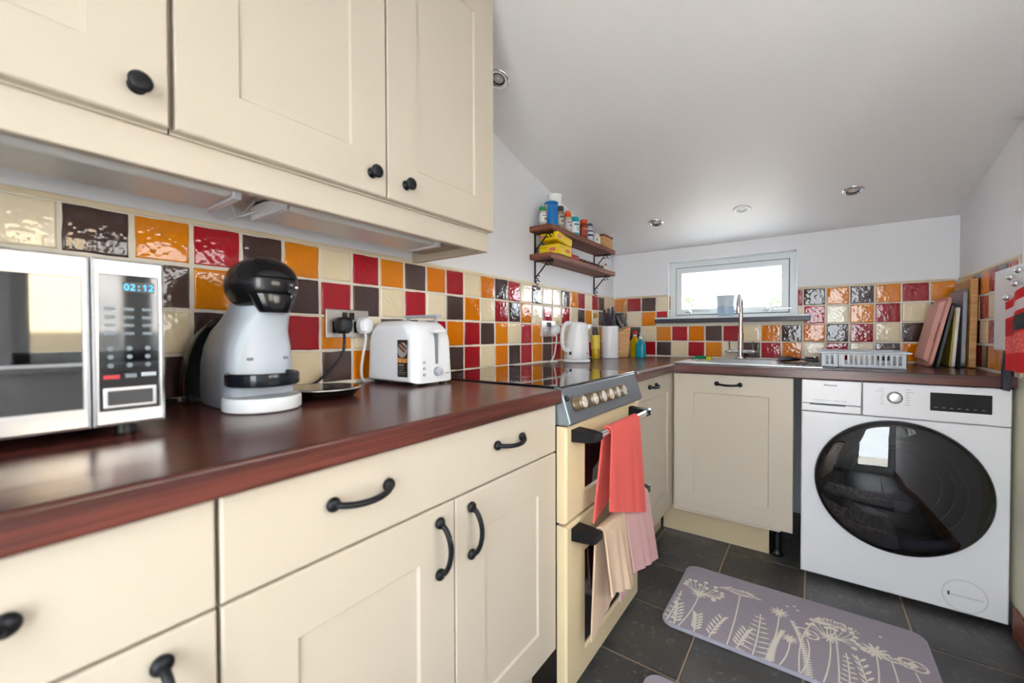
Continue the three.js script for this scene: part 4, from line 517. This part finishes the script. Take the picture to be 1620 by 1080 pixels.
// black grid mat on the drainer
{ const d = thing('drainer_mat', 'folded black rubber mat lying on the sink drainer', 'mat', [1.12, WT + 0.006, 0.36]); part(d, 'mat', sheet((u, v) => { const a = u * 2 - 1, b = v * 2 - 1; return [a * 0.085, 0.006 + 0.012 * (0.5 + 0.5 * Math.sin(a * 4 + b * 2)) + 0.006 * b * b, b * 0.12 + 0.01 * Math.sin(a * 5)]; }, 24, 16, 0.005), mat('#101622', 0.5)); part(d, 'strainer', T(lathe([[0, 0.004], [0.016, 0.002], [0.024, 0.01], [0.026, 0.01]], 24), 0.05, 0.022, 0.06), M.chrome, 'small chrome sink strainer'); }
{ // dish rack
  const r = thing('dish_rack', 'grey plastic dish drainer basket with slotted sides', 'dish rack', [1.355, WT, 0.42]); const x0 = -0.145, x1 = 0.14, z0 = -0.16, z1 = 0.165, h = 0.068, P = [];
  const wall = (len, slots) => { const s = new THREE.Shape(); s.moveTo(0, 0); s.lineTo(len, 0); s.lineTo(len, h); s.lineTo(0, h); s.closePath(); for (const [a, w] of slots) { const p = new THREE.Path(); p.moveTo(a, 0.014); p.lineTo(a + w, 0.014); p.lineTo(a + w, 0.05); p.absarc(a + w / 2, 0.05, w / 2, 0, Math.PI, false); p.lineTo(a, 0.014); s.holes.push(p); } return new THREE.ExtrudeGeometry(s, { depth: 0.003, bevelEnabled: false, curveSegments: 5 }); };
  const fs = [[0.018, 0.009], [0.036, 0.009]]; for (let i = 0; i < 11; i++) fs.push([0.083 + i * 0.0175, 0.0105]); const ss = []; for (let i = 0; i < 12; i++) ss.push([0.03 + i * 0.023, 0.013]);
  part(r, 'front_side', T(wall(x1 - x0, fs), x0, 0.002, z1 - 0.003), M.rack); part(r, 'back_side', T(wall(x1 - x0, fs), x0, 0.002, z0), M.rack);
  for (const x of [x0, x1 - 0.003]) { const g = wall(z1 - z0, ss); g.rotateY(-Math.PI / 2); part(r, 'end_side', T(g, x + 0.003, 0.002, z0), M.rack); }
  part(r, 'bottom', bb(x0, x1, 0.001, 0.005, z0, z1), M.rack); part(r, 'rim', merge([bb(x0 - 0.014, x1 + 0.014, h - 0.004, h + 0.004, z1 - 0.004, z1 + 0.012, 0.003), bb(x0 - 0.014, x1 + 0.014, h - 0.004, h + 0.004, z0 - 0.012, z0 + 0.004, 0.003), bb(x0 - 0.014, x0 + 0.004, h - 0.004, h + 0.004, z0, z1, 0.003), bb(x1 - 0.004, x1 + 0.014, h - 0.004, h + 0.004, z0, z1, 0.003)]), M.rack); part(r, 'cutlery_divider', merge([bb(x0 + 0.052, x0 + 0.078, 0.004, h - 0.006, z1 - 0.03, z1 - 0.004), bb(x0 + 0.06, x0 + 0.063, 0.004, h - 0.01, z0, z1)]), mat('#4c505c', 0.6));
}
// boards and trays leaning on the right wall
function leaning(name, label, w, h, t, m, foot, lean, yaw, cat, r = 0.03, extra) { const o = thing(name, label, cat, foot); o.rotation.set(0, yaw, -lean, 'YXZ'); const s = new THREE.Shape(), q = Math.min(r, w / 2, h / 2), a = -w / 2, b = w / 2; s.moveTo(a + q, 0); s.lineTo(b - q, 0); s.quadraticCurveTo(b, 0, b, q); s.lineTo(b, h - q); s.quadraticCurveTo(b, h, b - q, h); s.lineTo(a + q, h); s.quadraticCurveTo(a, h, a, h - q); s.lineTo(a, q); s.quadraticCurveTo(a, 0, a + q, 0); const g = new THREE.ExtrudeGeometry(s, { depth: t - 0.004, bevelEnabled: true, bevelThickness: 0.002, bevelSize: 0.002, bevelOffset: -0.002, bevelSegments: 2, curveSegments: 8 }); g.translate(0, 0, -t / 2 + 0.002); g.rotateY(Math.PI / 2); part(o, extra?.main ?? 'board', metreUV(g, 3, 3), m); if (extra?.fn) extra.fn(o); return o; }
leaning('chopping_board', 'tall pale wooden chopping board flat against the side wall', 0.26, 0.385, 0.022, M.pale, [1.733, WT + 0.001, 0.2], 0.012, 0, 'board', 0.012);
leaning('baking_tray', 'grey metal baking tray leaning before the wooden board', 0.25, 0.345, 0.014, phy('#8b8b92', 0.35, { metalness: 0.4 }), [1.708, WT + 0.001, 0.19], 0.02, 0, 'tray', 0.03, { main: 'tray_base', fn: (o) => part(o, 'tray_lip', merge([bb(-0.008, 0.006, 0.02, 0.325, 0.115, 0.124, 0.003), bb(-0.008, 0.006, 0.02, 0.325, -0.124, -0.115, 0.003), bb(-0.008, 0.006, 0.336, 0.345, -0.1, 0.1, 0.003)]), phy('#77777f', 0.35, { metalness: 0.4 })) });
leaning('chopping_board', 'white chopping board with olive edge among the leaning boards', 0.22, 0.265, 0.012, mat('#ece6da', 0.5), [1.679, WT + 0.001, 0.2], 0.06, 0, 'board', 0.015, { fn: (o) => part(o, 'edge_strip', bb(-0.0115, -0.0062, 0.004, 0.26, -0.106, 0.106, 0.002), mat('#b9a13c', 0.6)) });
leaning('chopping_board', 'charcoal chopping board behind the pink tray', 0.24, 0.285, 0.01, mat('#4a4c54', 0.5), [1.628, WT + 0.001, 0.21], 0.17, 0, 'board', 0.02);
leaning('chopping_tray', 'pink rounded chopping tray leaning in front of the boards', 0.27, 0.315, 0.012, phy('#d99a8e', 0.4), [1.604, WT + 0.001, 0.2], 0.2, 0, 'tray', 0.035, { main: 'tray_base', fn: (o) => { part(o, 'raised_face', rectLoft([[-0.125, 0.09, 0.02, 0.3, 0], [-0.115, 0.08, 0.03, 0.29, 0.018]], false).rotateY(-Math.PI / 2).translate(-0.004, 0, 0), phy('#dba094', 0.4)); part(o, 'grip_slot', bb(-0.0075, -0.0058, 0.11, 0.2, 0.1, 0.108, 0.0008), mat('#3a2a28', 0.6), 'dark grip slot'); } });
{ // jug on the window sill
  const j = thing('measuring_jug', 'clear plastic jug half full of water on the window sill', 'jug', [0.735, 1.1575, -0.004]); j.scale.set(1.15, 1, 0.85);
  part(j, 'jug_wall', lathe([[0, 0.001], [0.034, 0.001], [0.039, 0.008], [0.043, 0.05], [0.047, 0.127], [0.049, 0.129], [0.0475, 0.13], [0.045, 0.127]], 36), phy('#ccd6de', 0.4, { transmission: 0.05, thickness: 0, ior: 1.5 })); part(j, 'water', lathe([[0, 0.003], [0.0345, 0.0005], [0.0396, 0.008], [0.0442, 0.06], [0.0425, 0.0605], [0, 0.06]], 32), phy('#a9c2d8', 0.2), 'pale blue water'); part(j, 'jug_handle', tube([[0.045, 0.122, 0], [0.068, 0.118, 0.01], [0.072, 0.08, 0.012], [0.058, 0.035, 0.008], [0.042, 0.03, 0]], 0.004, 28, 8), phy('#dfe8f0', 0.1, { transmission: 0.6, thickness: 0 }));
}
// black clip at the front of the worktop
{ const c = thing('worktop_clip', 'dark navy spring clip gripping the worktop corner', 'clip', [1.725, WT, 0.735]); part(c, 'jaw', merge([extr([[-0.016, -0.045], [0.002, -0.05], [0.006, 0.0], [0.002, 0.085], [-0.012, 0.088], [-0.016, 0.03]], 0.014, 0.003).translate(0, 0, 0.018)]), phy('#141a30', 0.4)); part(c, 'jaw', merge([extr([[0.002, 0.001], [0.016, 0.001], [0.012, 0.06], [0.0, 0.05]], 0.014, 0.003).translate(0, 0, 0.0)]), phy('#141a30', 0.4)); part(c, 'spring', rod([0.0, 0.02, 0.012], [0.0, 0.02, 0.02], 0.006), M.steel); }
// hook board and red cloth on the right wall
{ const h = thing('hook_board', 'white hook board with chrome ball hooks on the side wall', 'hook board', [1.738, 1.08, 0.76]); part(h, 'board', at(h, bb(1.7275, 1.7425, 0.98, 1.27, 0.6, 0.98, 0.004)), M.white);
  for (const [y, z] of [[1.225, 0.862], [1.16, 0.835], [1.24, 0.93], [1.2, 0.905]]) { const k = part(h, 'hook', at(h, rod([1.73, y, z], [1.703, y, z], 0.004)), M.chrome); part(k, 'hook_ball', at(h, T(new THREE.SphereGeometry(0.011, 16, 12), 1.7, y, z)), M.chrome); }
  const t = canvasTex(256, 512, (g) => { g.fillStyle = '#d00812'; g.fillRect(0, 0, 256, 512); g.fillStyle = '#d9c9cb'; g.fillRect(0, 60, 256, 66); g.fillStyle = '#26282c'; g.fillRect(60, 152, 196, 96); g.fillStyle = '#b5061a'; g.fillRect(0, 150, 58, 100); g.fillStyle = '#e4544e'; g.fillRect(0, 262, 256, 128); g.fillStyle = '#f0b4aa'; for (let i = 0; i < 40; i++) { g.fillRect((i * 53) % 256, 268 + (i * 29) % 112, 9, 5); } g.fillStyle = '#f3d9cf'; g.fillRect(80, 300, 40, 26); });
  const c = single('hanging_cloth', sheet((u, v) => [1.7 + 0.006 * Math.sin(u * 8), 1.195 - v * 0.275 - (1 - u) * 0.05 * (1 - v), 0.83 + u * 0.19 + 0.006 * v], 20, 16, 0.006), mat('#ffffff', 0.9, { map: t }), 'red cloth with white and black bands hanging on the hook board', 'cloth');
  { const uv = c.geometry.attributes.uv; for (let i = 0; i < uv.count; i++) uv.setY(i, 1 - uv.getY(i)); } }

// ================= WALL SHELVES =================
{
  const Z0 = 0.285, Z1 = 1.125;
  const br = (yTop, z) => { // scrolled iron bracket
    const g = [bb(-0.006, -0.001, yTop - 0.125, yTop, z - 0.006, z + 0.006, 0.001), bb(-0.006, 0.105, yTop - 0.006, yTop - 0.001, z - 0.005, z + 0.005, 0.001), tube([[0, yTop - 0.085, z], [0.03, yTop - 0.055, z], [0.062, yTop - 0.02, z]], 0.0035, 16, 6)];
    const curl = (cx, cy, r) => { const t = new THREE.TorusGeometry(r, 0.0026, 6, 18, 5.2); t.translate(cx, cy, z); return t; }; g.push(curl(0.012, yTop - 0.112, 0.011), curl(0.012, yTop - 0.083, 0.01), curl(0.075, yTop - 0.017, 0.01), curl(0.096, yTop - 0.016, 0.0095)); return merge(g); };
  for (const [y, l] of [[1.597, 'upper brown wooden wall shelf with iron scroll brackets'], [1.455, 'lower brown wooden wall shelf with iron scroll brackets']]) {
    const s = thing('wall_shelf', l, 'shelf', [0.06, y - 0.028, 0.7]); part(s, 'board', at(s, metreUV(bb(-0.005, 0.122, y - 0.028, y, Z0, Z1, 0.003), 1.5, 4, true)), M.shelf); for (const z of [1.072, 0.34]) part(s, 'bracket', at(s, br(y - 0.028, z)), M.iron, 'black scrolled iron bracket');
  }
  const US = 1.5975, LS = 1.4555;
  function jar(x, z, r, h, body, cap, label, capH = 0.022, lab, round) { const j = thing('spice_jar', label, 'jar', [x, US, z]); part(j, 'jar_body', lathe([[0, 0.0005], [r * 0.94, 0.0005], [r, 0.004], [r, h - capH - 0.008], [r * 0.85, h - capH], [0, h - capH]], 24), body); part(j, 'jar_lid', round ? lathe([[0, h], [r * 0.5, h - 0.002], [r * 0.86, h - capH * 0.45], [r * 0.92, h - capH], [0, h - capH]], 24) : lathe([[0, h], [r * 0.86, h - 0.001], [r * 0.92, h - 0.004], [r * 0.92, h - capH], [0, h - capH]], 24), cap); if (lab) part(j, 'jar_label', T(new THREE.CylinderGeometry(r + 0.0006, r + 0.0006, (h - capH) * 0.55, 24, 1, true), 0, (h - capH) * 0.5, 0), lab); return j; }
  const printed = (bg, bands) => mat('#ffffff', 0.5, { map: canvasTex(128, 64, (g) => { g.fillStyle = bg; g.fillRect(0, 0, 128, 64); for (const [c, x, y, w, h] of bands) { g.fillStyle = c; g.fillRect(x, y, w, h); } }) });
  jar(0.055, 1.09, 0.02, 0.098, phy('#b9b1a0', 0.2), phy('#12904e', 0.4), 'spice jar with green lid at the end of the upper shelf', 0.02, printed('#dfe4e6', [['#6b7d8c', 8, 10, 112, 8], ['#8a6a4a', 20, 30, 60, 20]]));
  { const c = thing('cocoa_tin', 'tall bright blue tin on the upper shelf', 'tin', [0.07, US, 1.03]); part(c, 'tin_body', lathe([[0, 0.0005], [0.034, 0.0005], [0.035, 0.003], [0.035, 0.122], [0, 0.122]], 32), mat('#ffffff', 0.35, { map: canvasTex(256, 128, (g) => { g.fillStyle = '#0f6fb8'; g.fillRect(0, 0, 256, 128); g.fillStyle = '#2aa7cf'; g.beginPath(); g.ellipse(60, 110, 60, 38, 0, 0, 7); g.fill(); g.beginPath(); g.ellipse(190, 100, 66, 42, 0, 0, 7); g.fill(); g.fillStyle = '#e9cfc4'; g.beginPath(); g.ellipse(110, 44, 18, 20, 0, 0, 7); g.ellipse(240, 44, 14, 18, 0, 0, 7); g.fill(); }) })); part(c, 'tin_lid', lathe([[0, 0.135], [0.03, 0.134], [0.0355, 0.131], [0.0355, 0.118], [0, 0.118]], 32), phy('#0d6fb4', 0.4)); }
  { const c = thing('paper_cup', 'white paper cup standing behind the blue tin', 'cup', [0.042, US, 0.945]); part(c, 'cup', lathe([[0, 0.001], [0.026, 0.001], [0.038, 0.196], [0.0395, 0.198], [0.0375, 0.199], [0.036, 0.196], [0.024, 0.006], [0, 0.006]], 32), mat('#f1f1f1', 0.6)); }
  jar(0.098, 0.985, 0.02, 0.118, phy('#8d7a62', 0.2), phy('#2a2724', 0.4), 'spice jar with dark grey lid beside the blue tin', 0.025, printed('#b8b3a9', [['#3b352f', 8, 8, 112, 12], ['#7a6b58', 16, 34, 70, 16]]));
  jar(0.09, 0.885, 0.0215, 0.122, phy('#c5b3a0', 0.2), phy('#e2561a', 0.4), 'spice jar with round orange lid', 0.036, printed('#cfc8cc', [['#8b5a54', 8, 12, 112, 8], ['#6c5e60', 20, 32, 70, 14]]), true);
  { const c = thing('salt_tub', 'turquoise salt tub with white label', 'tub', [0.085, US, 0.8]); part(c, 'tub_body', lathe([[0, 0.0005], [0.027, 0.0005], [0.028, 0.003], [0.028, 0.098], [0, 0.098]], 28), phy('#1596a8', 0.4)); part(c, 'tub_lid', lathe([[0, 0.105], [0.026, 0.104], [0.0285, 0.1], [0.0285, 0.09], [0, 0.09]], 28), phy('#17a4b8', 0.4)); part(c, 'tub_label', T(new THREE.CylinderGeometry(0.0285, 0.0285, 0.06, 28, 1, true), 0, 0.045, 0), printed('#dfe9ea', [['#2a6f8c', 10, 10, 100, 10], ['#84a6b0', 20, 30, 80, 6], ['#84a6b0', 20, 42, 60, 6]])); }
  jar(0.045, 0.74, 0.025, 0.125, phy('#3a2419', 0.2), phy('#7a6a2c', 0.35), 'dark brown coffee jar with olive gold lid', 0.03);
  jar(0.095, 0.7, 0.0235, 0.112, phy('#8f3a22', 0.25), phy('#d8502a', 0.4), 'paprika red spice jar with orange lid', 0.026, printed('#a8472e', [['#d98a6a', 8, 12, 112, 8], ['#7a2a1c', 20, 30, 70, 18]]));
  jar(0.09, 0.615, 0.0225, 0.108, phy('#c7c2c9', 0.25), phy('#48405c', 0.4), 'spice jar with navy and white label', 0.016, printed('#e1dfe6', [['#3c3a66', 0, 6, 128, 12], ['#3c3a66', 0, 36, 128, 16]]));
  { const e = thing('salt_shaker', 'small white rounded shaker on the upper shelf', 'shaker', [0.088, US, 0.505]); part(e, 'shaker_body', lathe([[0, 0.0005], [0.019, 0.0005], [0.024, 0.02], [0.0225, 0.045], [0.0165, 0.064], [0.009, 0.074], [0, 0.077]], 28), phy('#e9e4da', 0.3)); part(e, 'motif', T(new THREE.SphereGeometry(0.006, 10, 8).scale(1, 1.4, 0.4), 0.012, 0.03, 0.0195), mat('#4d6a58', 0.6)); }
  { const b = thing('wooden_box', 'small pale wooden box at the far end of the upper shelf', 'box', [0.07, US, 0.38]); part(b, 'box_body', metreUV(bb(-0.04, 0.04, 0.0005, 0.07, -0.075, 0.06, 0.003), 5, 5), M.pale); part(b, 'box_lid', metreUV(bb(-0.043, 0.043, 0.07, 0.082, -0.078, 0.063, 0.003), 5, 5), M.shelf); }
  // lower shelf
  const yel = (bands) => mat('#ffffff', 0.45, { map: canvasTex(128, 128, (g) => { g.fillStyle = '#ecc800'; g.fillRect(0, 0, 128, 128); for (const [c, x, y, w, h] of bands) { g.fillStyle = c; g.fillRect(x, y, w, h); } }) });
  const y1 = single('tea_box', bb(0.012, 0.128, LS + 0.001, LS + 0.052, 0.915, 1.06, 0.003), yel([['#d96a6a', 70, 44, 40, 44], ['#b88a00', 14, 30, 40, 10]]), 'yellow tea box lying on the lower shelf', 'box');
  const y2 = single('tea_packet', (() => { const g = bb(-0.055, 0.055, 0, 0.048, -0.085, 0.085, 0.014, 3); g.rotateX(-0.12); g.translate(0.072, LS + 0.063, 0.985); return g; })(), yel([['#d98aa0', 0, 60, 30, 40], ['#c49a00', 50, 20, 50, 12]]), 'crumpled yellow packet stacked on the yellow tea box', 'packet');
  single('snack_packet', loft([[LS + 0.001, 0.09, 0.885, 0.03, 0.02, 3], [LS + 0.04, 0.088, 0.887, 0.026, 0.016, 2.5], [LS + 0.095, 0.08, 0.893, 0.012, 0.006, 2]], 20), phy('#c20f14', 0.35), 'upright red packet leaning by the yellow boxes', 'packet');
  single('snack_packet', bb(0.06, 0.118, LS + 0.001, LS + 0.026, 0.8, 0.865, 0.006), phy('#8e1216', 0.4), 'small dark red packet lying flat on the lower shelf', 'packet');
  for (let i = 0; i < 7; i++) { const s = thing('round_tin', 'small brown round tin in a row on the lower shelf', 'tin', [0.1, LS, 0.765 - i * 0.048], 'brown tins along the lower shelf'); part(s, 'tin_body', lathe([[0, 0.0005], [0.018, 0.0005], [0.019, 0.003], [0.019, 0.011], [0, 0.011]], 20), phy('#6e4436', 0.4)); part(s, 'tin_lid', lathe([[0, 0.0165], [0.018, 0.0155], [0.0195, 0.013], [0.0195, 0.0095], [0, 0.0095]], 20), phy('#4a2a20', 0.35)); }
  { const o = thing('ornament', 'tiny white ornament with red top on the lower shelf', 'ornament', [0.095, LS, 0.395]); part(o, 'figure', lathe([[0, 0.0005], [0.013, 0.0005], [0.014, 0.01], [0.009, 0.02], [0.01, 0.028], [0, 0.034]], 18), mat('#eee8e0', 0.5)); part(o, 'red_top', T(new THREE.SphereGeometry(0.007, 12, 8), 0.004, 0.036, -0.004), mat('#c21a22', 0.5)); }
}

// ================= CEILING SPOTLIGHTS =================
for (const [x, z, l, wm] of [[0.41, 0.365, 'chrome ceiling spotlight above the shelves, nearest the side of the wooden shelves', 0], [0.868, 0.37, 'white-rimmed ceiling spotlight directly above the window', 1], [1.33, 0.388, 'chrome ceiling spotlight above the washing machine', 0], [0.185, 1.63, 'chrome ceiling spotlight close to the wall cabinet', 0]]) {
  const y = ceilY(x, z), s = thing('ceiling_spotlight', l, 'light', [x, y, z]); const sl = Math.atan((ceilY(x, z + 0.02) - ceilY(x, z - 0.02)) / 0.04); s.rotation.x = -sl;
  part(s, 'bezel', lathe([[0.026, -0.002], [0.029, -0.006], [0.038, -0.0075], [0.043, -0.004], [0.0435, 0.001]], 40), wm ? M.white : M.chrome); part(s, 'lamp_ring', lathe([[0.019, 0.006], [0.022, -0.003], [0.0265, -0.004], [0.027, 0.002]], 32), wm ? M.steel : mat('#3a352f', 0.5)); part(s, 'lamp', T(lathe([[0, 0.006], [0.01, 0.0], [0.019, 0.002], [0.02, 0.006]], 28), 0, -0.002, 0), phy('#d9d4cc', 0.2));
}

// ================= MATS =================
function drawMat(g, W, H) {
  g.fillStyle = '#a69da8'; g.fillRect(0, 0, W, H); let s = 5; const r = () => { s = (s * 1664525 + 1013904223) >>> 0; return s / 4294967296; };
  for (let i = 0; i < 5000; i++) { g.fillStyle = r() > 0.5 ? 'rgba(255,255,255,0.03)' : 'rgba(0,0,0,0.035)'; g.fillRect(r() * W, r() * H, 3, 3); }
  const C = '#efe9db', line = (pts, w) => { g.strokeStyle = C; g.lineWidth = w * 1.5; g.beginPath(); pts.forEach((p, i) => i ? g.quadraticCurveTo(p[0], p[1], p[2] ?? p[0], p[3] ?? p[1]) : g.moveTo(p[0], p[1])); g.stroke(); };
  const leaf = (x, y, a, l, w) => { g.save(); g.translate(x, y); g.rotate(a); g.fillStyle = C; g.beginPath(); g.moveTo(0, 0); g.quadraticCurveTo(l / 2, -w, l, 0); g.quadraticCurveTo(l / 2, w, 0, 0); g.fill(); g.restore(); };
  const dot = (x, y, q) => { g.fillStyle = C; g.beginPath(); g.arc(x, y, q * 1.3, 0, 7); g.fill(); };
  const umbel = (x, y0, y, n, sp) => { line([[x, y0], [x + 10, (y0 + y) / 2, x, y]], 4); for (let i = 0; i < n; i++) { const a = -Math.PI / 2 + (i / (n - 1) - 0.5) * 2.4, l = sp * (0.75 + 0.25 * r()); const ex = x + Math.cos(a) * l, ey = y + Math.sin(a) * l * 0.55; line([[x, y], [(x + ex) / 2, y - 6, ex, ey]], 2); for (let k = 0; k < 4; k++) dot(ex + (r() - 0.5) * 18, ey + (r() - 0.5) * 14, 3.5); } };
  const fern = (x, y0, y, n, l) => { line([[x, y0], [x + 14, (y0 + y) / 2, x + 4, y]], 4); for (let i = 0; i < n; i++) { const t = i / n, yy = y0 + (y - y0) * t, q = l * (1 - t * 0.75); leaf(x + 8 * Math.sin(t * 3), yy, -0.25, q, 9); leaf(x + 8 * Math.sin(t * 3), yy, Math.PI + 0.25, q, 9); } };
  const spike = (x, y0, y, bend) => { for (let i = 0; i < 26; i++) { const t = i / 26, px = x + bend * t * t, py = y0 + (y - y0) * t; leaf(px, py, -0.7, 24 * (1 - t * 0.4), 7); leaf(px, py, Math.PI + 0.7, 24 * (1 - t * 0.4), 7); dot(px, py, 5); } };
  const poppy = (x, y0, y, q) => { line([[x - 20, y0], [x + 24, (y0 + y) / 2, x, y + q]], 4); g.strokeStyle = C; g.lineWidth = 5; g.beginPath(); g.ellipse(x, y, q, q * 0.7, 0.3, 0, 7); g.stroke(); g.beginPath(); g.ellipse(x - q * 0.4, y, q * 0.5, q * 0.65, 0, 0, 7); g.ellipse(x + q * 0.4, y, q * 0.5, q * 0.65, 0, 0, 7); g.stroke(); dot(x, y, q * 0.25); };
  const sprig = (x, y0, y, dx) => { line([[x, y0], [x + dx * 0.2, (y0 + y) / 2, x + dx, y]], 4); for (let i = 1; i < 7; i++) { const t = i / 7, px = x + dx * t * t, py = y0 + (y - y0) * t; leaf(px, py, -1.0, 46, 11); leaf(px, py, Math.PI + 1.0, 46, 11); } };
  const daisy = (x, y0, y, q) => { line([[x - 30, y0], [x + 6, (y0 + y) / 2, x, y]], 4); for (let i = 0; i < 10; i++) leaf(x, y, i * 0.628, q, q * 0.22); dot(x, y, q * 0.3); };
  const k = W / 1024, B = H; g.save(); g.scale(k, k); const b = B / k;
  for (const o of [0, 560]) { daisy(110 + o, b, b - 330, 44); for (let i = 0; i < 14; i++) { const a = -2.6 + i * 0.22, l = 70 + 60 * r(); line([[110 + o, b - 330], [110 + o + Math.cos(a) * l * 0.6, b - 340, 110 + o + Math.cos(a) * l, b - 330 + Math.sin(a) * l]], 2.5); dot(110 + o + Math.cos(a) * l, b - 330 + Math.sin(a) * l, 9); } }
  umbel(290, b, b - 440, 15, 105); sprig(215, b, b - 200, 40); fern(390, b + 10, b - 330, 9, 78); sprig(60, b, b - 190, -30); sprig(150, b, b - 150, -20); fern(20, b, b - 300, 7, 40); sprig(330, b, b - 170, 30); umbel(690, b, b - 430, 13, 90); daisy(520, b, b - 210, 36); daisy(470, b, b - 400, 44); spike(455, b, b - 260, 40); spike(590, b + 20, b - 370, -70); poppy(585, b, b - 300, 46); leaf(600, b - 420, -0.2, 90, 26); line([[560, b], [545, b - 260, 610, b - 410]], 4); fern(720, b, b - 250, 8, 44); sprig(790, b, b - 260, -30); daisy(830, b, b - 340, 56); umbel(880, b, b - 300, 12, 80); poppy(950, b, b - 330, 48); sprig(970, b, b - 220, 30); for (const [x, y] of [[500, 480], [530, 500], [545, 470], [860, 470], [700, 430]]) dot(x, b - y, 5); g.restore();
}
const matTex = canvasTex(1536, 910, drawMat);
function floorMat(x0, x1, z0, z1, label) {
  const o = thing('floor_mat', label, 'mat', [(x0 + x1) / 2, 0.001, (z0 + z1) / 2], undefined), w = x1 - x0, d = z1 - z0, r = 0.045, s = new THREE.Shape(), a = -w / 2, b = w / 2, c = -d / 2, e = d / 2;
  s.moveTo(a + r, c); s.lineTo(b - r, c); s.absarc(b - r, c + r, r, -Math.PI / 2, 0); s.lineTo(b, e - r); s.absarc(b - r, e - r, r, 0, Math.PI / 2); s.lineTo(a + r, e); s.absarc(a + r, e - r, r, Math.PI / 2, Math.PI); s.lineTo(a, c + r); s.absarc(a + r, c + r, r, Math.PI, Math.PI * 1.5);
  const bg = new THREE.ExtrudeGeometry(s, { depth: 0.006, bevelEnabled: true, bevelThickness: 0.004, bevelSize: 0.006, bevelOffset: -0.006, bevelSegments: 3, curveSegments: 12 }); bg.rotateX(-Math.PI / 2); bg.translate(0, 0.004, 0); part(o, 'mat_base', bg, mat('#a7a5b4', 0.7));
  const tg = new THREE.ShapeGeometry(s, 12); { const p = tg.attributes.position, uv = tg.attributes.uv; for (let i = 0; i < p.count; i++) { uv.setXY(i, (p.getX(i) - a) / w, (p.getY(i) - c) / d); p.setXYZ(i, p.getX(i) * 0.985, p.getY(i) * 0.975, 0); } } tg.rotateX(-Math.PI / 2); tg.translate(0, 0.0145, 0); part(o, 'printed_top', tg, mat('#ffffff', 0.75, { map: matTex, bumpMap: rep(fineBump, 6, 4), bumpScale: 0.0003 }), 'mauve grey top with cream wildflower print');
}
floorMat(0.735, 1.495, 0.955, 1.405, 'mauve floor mat with cream wildflower print before the washing machine');
floorMat(0.775, 1.535, 1.65, 2.1, 'second mauve floor mat with only its rounded corner showing');

scene.traverse((o) => { if (o.isMesh) { o.castShadow = true; o.receiveShadow = true; } });
renderer.render(scene, camera);
